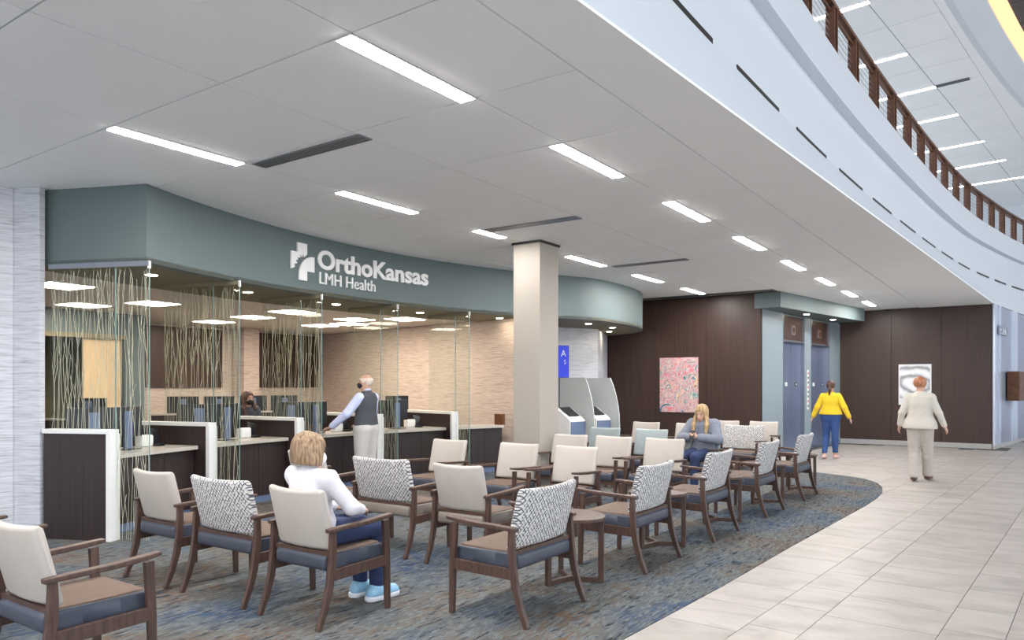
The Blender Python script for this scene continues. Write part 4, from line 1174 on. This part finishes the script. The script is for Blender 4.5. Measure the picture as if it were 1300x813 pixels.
def standing(name, label, loc, rz, ht, J, hair, top, trouser, shoe, skin='skin', width=1.0, hem=0.93, cuff=0.11, hairfn=None, extra=None, collar=True, waist_flat=0.66, bulk=1.0):
    """J: dict of joints in local metres for a 1.70 m figure facing +y"""
    k = ht / 1.70
    J = {n: V3(*p) * k for n, p in J.items()}
    e = empty(name, loc, R_(rz)); tag(e, label, 'person')
    b = bulk
    fw = (0, 1, 0)
    torso = [limb(J['pelvis'] - V3(0.07 * b, 0, 0) * k, J['pelvis'] + V3(0.07 * b, 0, 0) * k, 0.115 * k * b, 0.115 * k * b, 0.04, flat=(fw, 0.82)),
             limb(J['pelvis'], J['waist'], 0.135 * k * b, 0.125 * k * b, 0.06, flat=(fw, 0.74)),
             limb(J['waist'] - V3(0.02, 0, 0), J['waist'] + V3(0.02, 0, 0), 0.125 * k * b, 0.125 * k * b, 0.06, flat=(fw, 0.74)),
             limb(J['waist'], J['chest'], 0.13 * k * b, 0.14 * k * b, 0.06, flat=(fw, 0.74)),
             limb(J['shL'] * 0.62 + J['shR'] * 0.38 - V3(0, 0, 0.10) * k, J['shR'] * 0.62 + J['shL'] * 0.38 - V3(0, 0, 0.10) * k, 0.115 * k, 0.115 * k, 0.06, flat=(fw, 0.85)),
             limb(J['shL'], J['shR'], 0.055 * k, 0.055 * k, 0.05),
             limb(J['neck'] - V3(0, 0, 0.06) * k, J['neck'], 0.08 * k, 0.052 * k, 0.06)]
    neck = [limb(J['neck'] - V3(0, 0, 0.04) * k, J['head'] - V3(0, 0.01, 0.04) * k, 0.056 * k, 0.052 * k, 0.03)]
    def arm(s): return [limb(J['sh' + s], J['el' + s], 0.052 * k, 0.042 * k, 0.04), limb(J['el' + s], J['wr' + s], 0.041 * k, 0.029 * k, 0.02)]
    def leg(s): return [limb(J['hip' + s], J['kn' + s], 0.088 * k * b, 0.058 * k, 0.04), limb(J['kn' + s], J['an' + s], 0.056 * k, 0.038 * k, 0.02),
                        limb((J['kn' + s] * 0.72 + J['an' + s] * 0.28) - V3(0, 0.018, 0), (J['kn' + s] * 0.45 + J['an' + s] * 0.55) - V3(0, 0.01, 0), 0.05 * k, 0.042 * k, 0.03)]
    def foot(s):
        a = J['an' + s]; t = J['toe' + s]
        return [limb(a + V3(0, -0.035, -0.045) * k, t, 0.040 * k, 0.034 * k, 0.03, flat=((0, 0, 1), 0.8))]
    def hand(s):
        d = J['wr' + s] - J['el' + s]; sgn = 1 if s == 'R' else -1
        return hand_prims(J['wr' + s], J.get('hd' + s, d / np.linalg.norm(d)), J.get('hu' + s, V3(sgn, 0, 0)), J.get('ht' + s, V3(0, 1, 0)), k, 0.45)
    f = J['face'] / np.linalg.norm(J['face'])
    body = torso + neck + head_prims(J['head'], f, sz=k)
    for s in 'LR': body += arm(s) + leg(s) + foot(s) + hand(s)
    sdf_mesh('body', body, skin, 0.0085, parent=e)
    face_parts(e, J['head'], f)
    # clothing
    def up(lst, g): return [dict(p, grow=g) for p in lst]
    cl = up(torso, 0.014)
    for s in 'LR': 
        cl += up(arm(s), 0.013)
    planes = [(tuple(J['neck'] + V3(0, 0, 0.012) * k), (0, 0.25, 1)), ((0, 0, hem * k), (0, 0, -1))]
    # sleeves stop before the wrist
    for s in 'LR':
        cl_end = J['wr' + s] * 0.88 + J['el' + s] * 0.12
        cl = [dict(p, b=tuple(cl_end)) if (tuple(p.get('b', ())) == tuple(J['wr' + s])) else p for p in cl]
    if top.get('flare'):
        cl += [limb(V3(-0.06, -0.01, hem + 0.0) * k, V3(0.06, -0.01, hem + 0.0) * k, top['flare'] * k, top['flare'] * k, 0.08, flat=(fw, 0.8))]
    low = [min(J['wrL'][2], J['elL'][2]), min(J['wrR'][2], J['elR'][2])]
    if min(low) < hem * k + 0.02:      # arms hang below the hem: cut torso and sleeves separately
        tor = [p for p in cl if not any(np.allclose(p['a'], J[q]) and not np.allclose(p['b'], J['shR']) for q in ('shL', 'shR', 'elL', 'elR'))]
        sdf_mesh(top['name'], tor, top['mat'], 0.0095, planes, e)
        for s in 'LR':
            sdf_mesh('sleeve', [dict(p, b=tuple(J['wr' + s] * 0.88 + J['el' + s] * 0.12)) if np.allclose(p['b'], J['wr' + s]) else p for p in up(arm(s), top.get('sleeve', 0.016))], top.get('sleeve_mat', top['mat']), 0.0095, (), e)
    elif top.get('sleeve_mat'):
        tor = [p for p in cl if not any(np.allclose(p['a'], J[q]) and not np.allclose(p['b'], J['shR']) for q in ('shL', 'shR', 'elL', 'elR'))]
        sdf_mesh(top['name'], tor, top['mat'], 0.0095, planes, e)
        for s in 'LR':
            sdf_mesh('sleeve', [dict(p, b=tuple(J['wr' + s] * 0.92 + J['el' + s] * 0.08)) if np.allclose(p['b'], J['wr' + s]) else p for p in up(arm(s), top.get('sleeve', 0.016))], top['sleeve_mat'], 0.0095, (), e)
    else:
        sdf_mesh(top['name'], cl, top['mat'], 0.0095, planes, e)
    tr = up(torso[:2], 0.008)
    for s in 'LR':
        l = leg(s); g = trouser.get('grow', 0.012); g2 = trouser.get('low', g)
        tr += [dict(l[0], grow=g), limb(J['kn' + s], J['an' + s], 0.056 * k + g, 0.042 * k + g2, 0.03), dict(l[2], grow=g)]
    seat = trouser.get('top', 1.02)
    sdf_mesh('trousers', tr, trouser['mat'], 0.0095, [((0, 0, seat * k), (0, 0, 1))] + ([((0, 0, cuff * k), (0, 0, -1))] if cuff else []), e)
    for s in 'LR':
        sdf_mesh('shoe', [dict(p, grow=0.008) for p in foot(s)], shoe, 0.007, [((0, 0, J['an' + s][2] - 0.006), (0, 0, 1)), ((0, 0, J['an' + s][2] - 0.09 * k + 0.003), (0, 0, -1))] , e)
    hairfn(e, J, f, k)
    if extra: extra(e, J, f, k)
    return e

def hair_short(mat, cap=0.012, bald=False):
    def fn(e, J, f, k):
        c = J['head']; s = np.cross(f, V3(0, 0, 1))
        pr = [dict(a=tuple(c - f * 0.015 + V3(0, 0, 0.03)), b=tuple(c + f * 0.01 + V3(0, 0, 0.03)), r=0.088 * k, r2=0.082 * k, flat=(s, 0.92), grow=cap)]
        pr.append(dict(a=tuple(c + f * 0.115 - V3(0, 0, 0.03)), b=tuple(c + f * 0.10 - V3(0, 0, 0.09)), r=0.085, op='sub'))
        sdf_mesh('hair', pr, mat, 0.0075, [(tuple(c - V3(0, 0, 0.055)), (f[0] * -0.2, f[1] * -0.2, -1))] + ([(tuple(c + V3(0, 0, 0.055)), (0.0, 0, 1))] if bald else []), e)
    return fn
STAND = dict(pelvis=(0, 0, 0.95), waist=(0, 0.0, 1.08), chest=(0, 0.0, 1.26), shL=(-0.158, -0.01, 1.365), shR=(0.158, -0.01, 1.365), neck=(0, -0.01, 1.445), head=(0, 0.01, 1.585), face=(0, 1, 0),
             elL=(-0.25, -0.02, 1.12), elR=(0.25, -0.02, 1.12), wrL=(-0.29, 0.06, 0.885), wrR=(0.29, 0.06, 0.885),
             hipL=(-0.085, 0, 0.90), hipR=(0.085, 0, 0.90), knL=(-0.095, 0.02, 0.49), knR=(0.095, 0.02, 0.49), anL=(-0.095, -0.02, 0.09), anR=(0.095, -0.02, 0.09), toeL=(-0.11, 0.14, 0.036), toeR=(0.11, 0.14, 0.036))
def pose(**kw):
    d = dict(STAND); d.update(kw); return d

# woman in yellow walking to the elevators
def ponytail(e, J, f, k):
    hair_short('hair_brown')(e, J, f, k)
    c = J['head']
    sdf_mesh('ponytail', [limb(c - f * 0.10 + V3(0, 0, 0.01), c - f * 0.125 - V3(0, 0, 0.08), 0.028, 0.032, 0.02), limb(c - f * 0.125 - V3(0, 0, 0.08), c - f * 0.115 - V3(0.015, 0, 0.21), 0.032, 0.012, 0.02)], 'hair_brown', 0.008, parent=e)
standing('person', 'woman in yellow sweater and jeans walking towards the elevators', (-3.62, 17.42, 0), 2, 1.70,
         pose(elL=(-0.27, -0.02, 1.13), elR=(0.28, -0.03, 1.13), wrL=(-0.37, 0.02, 0.91), wrR=(0.38, 0.0, 0.90), knL=(-0.10, 0.06, 0.49), knR=(0.09, -0.01, 0.49), anL=(-0.10, -0.16, 0.11), anR=(0.085, 0.06, 0.09), toeL=(-0.12, -0.02, 0.036), toeR=(0.10, 0.22, 0.036), waist=(0, 0.01, 1.08)),
         None, dict(name='sweater', mat='yellow_knit', sleeve=0.02, flare=0.155), dict(mat='jeans_blue', grow=0.010, low=0.014), 'shoe_pink', hairfn=ponytail, cuff=0.13, hem=0.97, bulk=1.14)
# woman in ivory jacket
standing('person', 'woman in ivory jacket and pale trousers walking away towards the drawing', (-1.53, 14.12, 0), -3, 1.74,
         pose(elL=(-0.26, -0.04, 1.12), elR=(0.27, -0.02, 1.12), wrL=(-0.31, 0.03, 0.90), wrR=(0.345, 0.05, 0.90), knL=(-0.10, 0.03, 0.49), knR=(0.09, 0.09, 0.50), anL=(-0.075, -0.10, 0.10), anR=(0.075, 0.20, 0.10), toeL=(-0.09, 0.06, 0.036), toeR=(0.09, 0.36, 0.04), face=(0.35, 1, 0)),
         None, dict(name='jacket', mat='jacket_ivory', sleeve=0.022, flare=0.19), dict(mat='trouser_beige', grow=0.022, low=0.034), 'shoe_brown', hairfn=hair_short('hair_red', 0.016), cuff=0.07, hem=0.86, bulk=1.12)
# man at the counter
def man_extra(e, J, f, k):
    c = J['head']
    sdf_mesh('face_mask', [limb(c + f * 0.06 - V3(0, 0, 0.045), c + f * 0.075 - V3(0, 0, 0.05), 0.062, 0.05, 0.02)], 'mask_black', 0.008, [(tuple(c - V3(0, 0, 0.008)), (0, 0, 1)), (tuple(c + f * 0.03), tuple(-f))], e)
    sdf_mesh('shirt_collar', [limb(J['neck'] - V3(0, 0, 0.02), J['neck'] + V3(0, 0, 0.03), 0.066, 0.062)], 'shirt_lavender', 0.008, [(tuple(J['neck'] + V3(0, 0, 0.035)), (0, 0.3, 1))], e)
standing('person', 'bald man in charcoal vest and lavender shirt leaning at the counter', (-8.12, 7.86, 0), 96, 1.77,
         pose(elL=(-0.30, 0.10, 1.14), wrL=(-0.36, 0.34, 0.945), hdL=(-0.1, 0.95, -0.3), huL=(0, 0.2, 1), htL=(1, 0, 0), elR=(0.24, 0.08, 1.13), wrR=(0.20, 0.30, 0.97), hdR=(0.0, 1, -0.2), huR=(0, 0.2, 1), htR=(-1, 0, 0), chest=(0, 0.02, 1.26), face=(-0.75, 1, 0), anL=(-0.12, -0.02, 0.09), anR=(0.12, -0.02, 0.09), toeL=(-0.15, 0.14, 0.036), toeR=(0.15, 0.14, 0.036)),
         None, dict(name='vest', mat='charcoal_knit', sleeve_mat='shirt_lavender', sleeve=0.02), dict(mat='trouser_grey', grow=0.03, low=0.04, top=1.03), 'shoe_brown', skin='skin_old', hairfn=hair_short('hair_grey', 0.006, True), extra=man_extra, cuff=0.06, hem=0.97, bulk=1.12)

# seated figures
def seated(name, label, loc, rz, J, top, trouser, shoe, hairfn, skin='skin', extra=None, hide_mouth=False, turtleneck=False, clip_hands=False):
    J = {n: V3(*p) for n, p in J.items()}
    e = empty(name, loc, R_(rz)); tag(e, label, 'person')
    fw = (0, 1, 0)
    torso = [limb(J['pelvis'] - V3(0.07, 0, 0), J['pelvis'] + V3(0.07, 0, 0), 0.115, 0.115, 0.04, flat=(fw, 0.9)),
             limb(J['pelvis'], J['waist'], 0.13, 0.12, 0.06, flat=(fw, 0.76)), limb(J['waist'], J['chest'], 0.125, 0.135, 0.06, flat=(fw, 0.74)),
             limb(J['shL'] * 0.65 + J['shR'] * 0.35 - V3(0, 0, 0.09), J['shR'] * 0.65 + J['shL'] * 0.35 - V3(0, 0, 0.09), 0.11, 0.11, 0.06, flat=(fw, 0.85)),
             limb(J['shL'], J['shR'], 0.053, 0.053, 0.05), limb(J['neck'] - V3(0, 0, 0.05), J['neck'], 0.082, 0.056, 0.05)]
    neck = [limb(J['neck'] - V3(0, 0, 0.04), J['head'] - V3(0, 0.01, 0.04), 0.05, 0.048, 0.03)]
    def arm(s): return [limb(J['sh' + s], J['el' + s], 0.05, 0.041, 0.04), limb(J['el' + s], J['wr' + s], 0.04, 0.028, 0.02)]
    def leg(s): return [limb(J['hip' + s], J['kn' + s], 0.085, 0.06, 0.04), limb(J['kn' + s], J['an' + s], 0.056, 0.038, 0.03)]
    def foot(s): return [limb(J['an' + s] + V3(0, -0.035, -0.04), J['toe' + s], 0.040, 0.034, 0.03, flat=((0, 0, 1), 0.85))]
    def hand(s):
        d = J['wr' + s] - J['el' + s]; sg = 1 if s == 'R' else -1
        return hand_prims(J['wr' + s], J.get('hd' + s, d / np.linalg.norm(d)), J.get('hu' + s, V3(0, 0, 1)), J.get('ht' + s, V3(-sg, 0, 0)), 0.95, J['curl'][0] if 'curl' in J else 0.5)
    f = J['face'] / np.linalg.norm(J['face'])
    body = torso + neck + head_prims(J['head'], f, sz=0.97)
    for s in 'LR': body += arm(s) + leg(s) + foot(s) + hand(s)
    sdf_mesh('body', body, skin, 0.0085, parent=e)
    face_parts(e, J['head'], f, mouth=not hide_mouth)
    def up(lst, g): return [dict(p, grow=g) for p in lst]
    cl = up(torso, top.get('grow', 0.016))
    for s in 'LR':
        a = up(arm(s), top.get('sleeve', 0.016)); a[1]['b'] = tuple(J['wr' + s] * 0.9 + J['el' + s] * 0.1); cl += a
    nz = 0.06 if turtleneck else 0.012
    if turtleneck: cl += [limb(J['neck'] - V3(0, 0, 0.02), J['neck'] + V3(0, 0.01, 0.045), 0.064, 0.062, 0.02)]
    sdf_mesh(top['name'], cl, top['mat'], 0.0095, [(tuple(J['neck'] + V3(0, 0, nz)), (0, 0.2, 1)), ((0, 0, J['pelvis'][2] - top.get('down', 0.02)), (0, 0, -1))], e)
    tr = up(torso[:1], 0.008)
    for s in 'LR': tr += up(leg(s), trouser.get('grow', 0.013))
    sdf_mesh('trousers', tr, trouser['mat'], 0.0095, [((0, 0, J['pelvis'][2] + 0.10), (0, 0, 1)), ((0, 0, min(J['anL'][2], J['anR'][2]) + trouser.get('cuff', 0.03)), (0, 0, -1))], e)
    for s in 'LR':
        zf = J['an' + s][2] - 0.108
        ft = [limb(J['an' + s] + V3(0, -0.04, -0.055), J['toe' + s] + V3(0, -0.01, -0.012), 0.040, 0.038, 0.03), limb(J['an' + s] + V3(0, -0.01, -0.02), J['an' + s] + V3(0, 0.06, -0.05), 0.044, 0.036, 0.03)]
        sh = sdf_mesh('shoe', up(ft, 0.010), shoe, 0.006, [(tuple(J['an' + s] + V3(0, 0, 0.014)), (0, 0, 1)), ((0, 0, zf + 0.035), (0, 0, -1))], e)
        so_ = sdf_mesh('sole', [limb(J['an' + s] + V3(0, -0.05, -0.085), V3(J['toe' + s][0], J['toe' + s][1] - 0.005, zf + 0.022), 0.052, 0.050, 0.03)], 'sole_white', 0.006, [((0, 0, zf + 0.038), (0, 0, 1)), ((0, 0, zf), (0, 0, -1))], sh)
    hairfn(e, J, f, 1.0)
    if extra: extra(e, J, f)
    return e
SEAT = dict(pelvis=(0, -0.09, 0.585), waist=(0, -0.11, 0.71), chest=(0, -0.125, 0.88), shL=(-0.165, -0.125, 1.005), shR=(0.165, -0.125, 1.005), neck=(0, -0.115, 1.055), head=(0, -0.085, 1.185), face=(0, 1, -0.05),
            elL=(-0.235, -0.02, 0.78), elR=(0.235, -0.02, 0.78), wrL=(-0.12, 0.19, 0.70), wrR=(0.12, 0.19, 0.70),
            hipL=(-0.09, -0.05, 0.575), hipR=(0.09, -0.05, 0.575), knL=(-0.10, 0.38, 0.555), knR=(0.10, 0.38, 0.555), anL=(-0.09, 0.40, 0.115), anR=(0.09, 0.40, 0.115), toeL=(-0.10, 0.56, 0.062), toeR=(0.10, 0.56, 0.062))
def spose(**kw):
    d = dict(SEAT); d.update(kw); return d
def bob(e, J, f, k):
    c = J['head']; s = np.cross(f, V3(0, 0, 1)); s /= np.linalg.norm(s)
    pr = [dict(a=tuple(c - f * 0.02 + V3(0, 0, 0.03)), b=tuple(c + f * 0.005 + V3(0, 0, 0.028)), r=0.110, r2=0.106, k=0.03),
          dict(a=tuple(c - f * 0.025 - s * 0.03 - V3(0, 0, 0.03)), b=tuple(c - f * 0.025 + s * 0.03 - V3(0, 0, 0.03)), r=0.098, k=0.03),
          dict(a=tuple(c - f * 0.02 - s * 0.045 - V3(0, 0, 0.075)), b=tuple(c - f * 0.02 + s * 0.045 - V3(0, 0, 0.075)), r=0.088, k=0.03),
          dict(a=tuple(c + f * 0.135 - V3(0, 0, 0.02)), b=tuple(c + f * 0.115 - V3(0, 0, 0.12)), r=0.085, op='sub')]
    sdf_mesh('hair', pr, 'hair_bob', 0.0065, [(tuple(c - V3(0, 0, 0.095)), (-f[0] * 0.12, -f[1] * 0.12, -1))], e)
def mask_ex(mat):
    def fn(e, J, f):
        c = J['head']
        sdf_mesh('face_mask', [limb(c + f * 0.055 - V3(0, 0, 0.05), c + f * 0.07 - V3(0, 0, 0.05), 0.06, 0.05, 0.02)], mat, 0.008, [(tuple(c - V3(0, 0, 0.01)), (0, 0, 1)), (tuple(c + f * 0.02), tuple(-f))], e)
        if mat == 'mask_white':
            s = np.cross(f, V3(0, 0, 1)); s /= np.linalg.norm(s)
            for q in (-1, 1):
                ctr = c + f * 0.105 + s * q * 0.033 + V3(0, 0, 0.016)
                pts = [tuple(ctr + s * 0.026 * math.cos(t) + V3(0, 0, 1) * 0.02 * math.sin(t)) for t in np.linspace(0, 6.2832, 17)]
                MB().tube(pts, 0.0018, 5).build('glasses_rim', 'dark_steel', e)
                MB().tube([tuple(ctr + s * q * 0.026), tuple(c - f * 0.0 + s * q * 0.082 + V3(0, 0, 0.02))], 0.0018, 5).build('glasses_temple', 'dark_steel', e)
            sdf_mesh('collar', [limb(J['neck'] - V3(0, 0, 0.02), J['neck'] + V3(0, 0, 0.02), 0.074, 0.066)], 'white_knit', 0.008, [(tuple(J['neck'] + V3(0, 0, 0.03)), (0, 0.3, 1))], e)
    return fn
seated('person', 'blonde bobbed woman in white sweater and jeans seated in an armchair', (-4.09, 3.57, -0.0), -2,
       spose(face=(0.35, 1, -0.05), chest=(0, -0.125, 0.84), neck=(0, -0.13, 1.015), head=(-0.02, -0.125, 1.14), elR=(0.27, 0.0, 0.76), wrR=(0.12, 0.22, 0.70), elL=(-0.25, 0.0, 0.76), shL=(-0.17, -0.13, 0.965), shR=(0.17, -0.13, 0.965)),
       dict(name='sweater', mat='white_knit', grow=0.014, sleeve=0.014, down=0.05), dict(mat='jeans_navy', grow=0.016, cuff=0.0), 'shoe_blue', bob, skin='skin_old', extra=mask_ex('mask_white'), hide_mouth=True)
def long_hair(mat, L=0.30):
    def fn(e, J, f, k):
        c = J['head']; s = np.cross(f, V3(0, 0, 1)); s /= np.linalg.norm(s)
        pr = [dict(a=tuple(c - f * 0.02 + V3(0, 0, 0.03)), b=tuple(c + f * 0.0 + V3(0, 0, 0.03)), r=0.100, r2=0.096, k=0.03, flat=(s, 0.95)),
              limb(c - f * 0.05 - V3(0, 0, 0.03), c - f * 0.07 - V3(0, 0, 0.18), 0.075, 0.06, 0.04)]
        for q in (-1, 1):
            pr.append(limb(c + s * q * 0.075 + V3(0, 0, 0.0) - f * 0.01, c + s * q * 0.10 - V3(0, 0, 0.17) + f * 0.045, 0.032, 0.034, 0.03))
            if q == 1 or L > 0.35: pr.append(limb(c + s * q * 0.10 - V3(0, 0, 0.17) + f * 0.045, c + s * q * 0.105 - V3(0, 0, L) + f * 0.10, 0.034, 0.014, 0.03))
        pr.append(dict(a=tuple(c + f * 0.135 - V3(0, 0, 0.0)), b=tuple(c + f * 0.13 - V3(0, 0, 0.12)), r=0.085, op='sub'))
        sdf_mesh('hair', pr, mat, 0.0075, (), e)
    return fn
ph = seated('person', 'blonde woman in grey turtleneck sweater seated looking at her phone', (-4.08, 10.78, 0), 176,
       spose(face=(0, 1, -0.42), head=(0, -0.05, 1.19), neck=(0, -0.10, 1.06), elL=(-0.29, 0.02, 0.80), elR=(0.29, 0.02, 0.80), wrL=(-0.075, 0.215, 0.835), wrR=(0.075, 0.215, 0.835), hdL=(0.75, 0.45, 0.15), hdR=(-0.75, 0.45, 0.15), huL=(-0.3, 0.7, -0.5), huR=(0.3, 0.7, -0.5), htL=(0.2, 0, 1), htR=(-0.2, 0, 1), curl=(0.75, 0, 0), shL=(-0.175, -0.12, 1.01), shR=(0.175, -0.12, 1.01)),
       dict(name='sweater', mat='grey_knit', grow=0.034, sleeve=0.034, down=0.07), dict(mat='jeans_navy', grow=0.016), 'shoe_brown', long_hair('hair_blonde', 0.36), turtleneck=True)
phone = MB().box(-0.036, 0.036, -0.005, 0.005, -0.072, 0.072).build('smartphone', 'black_plastic', bevel=0.004)
a = R_(176); lx, ly = 0.0, 0.262
phone.location = (-4.08 + lx * math.cos(a) - ly * math.sin(a), 10.78 + lx * math.sin(a) + ly * math.cos(a), 0.875); phone.rotation_euler = (R_(35), 0, a)
tag(phone, 'black smartphone held by the blonde woman', 'phone')
# receptionist on a high chair
rp = pol(181.3, 11.75)
seated('person', 'dark haired receptionist in black mask seated behind the monitors', (rp[0], rp[1], 0.20), -92,
       spose(anL=(-0.09, 0.30, 0.30), anR=(0.09, 0.30, 0.30), toeL=(-0.10, 0.45, 0.25), toeR=(0.10, 0.45, 0.25), knL=(-0.1, 0.36, 0.57), knR=(0.1, 0.36, 0.57)),
       dict(name='blouse', mat='charcoal_knit'), dict(mat='jeans_navy'), 'shoe_brown', long_hair('hair_brown', 0.34), extra=mask_ex('mask_black'), hide_mouth=True)
oc = empty('office_chair', (rp[0], rp[1], 0), R_(-92))
o = loft_cushion(0.5, 0.5, 0.09, 0.03).build('seat', 'charcoal_knit', oc, smooth=True); o.location = (0, -0.02, 0.575)
o = loft_cushion(0.44, 0.06, 0.45, 0.03, 0.03, 0.1).build('backrest', 'charcoal_knit', oc, smooth=True); o.location = (0, -0.29, 0.72)
MB().tube([(0, -0.02, 0.10), (0, -0.02, 0.575)], 0.03, 10).build('gas_stem', 'dark_steel', oc)
MB().tube([(0, -0.2, 0.56), (0, -0.31, 0.62), (0, -0.32, 0.8)], 0.018, 8).build('back_strut', 'dark_steel', oc)
for k in range(5):
    a = R_(72 * k); MB().sweep([(0, -0.02, 0.09), (0.27 * math.cos(a), -0.02 + 0.27 * math.sin(a), 0.06)], 0.05, 0.03).build('base_spoke', 'black_plastic', oc)
    o = MB().disc((0.27 * math.cos(a), -0.02 + 0.27 * math.sin(a)), 0.025, 0.006, 0.055, 10).build('caster', 'black_plastic', oc)
tag(oc, 'dark office chair under the masked receptionist', 'chair')
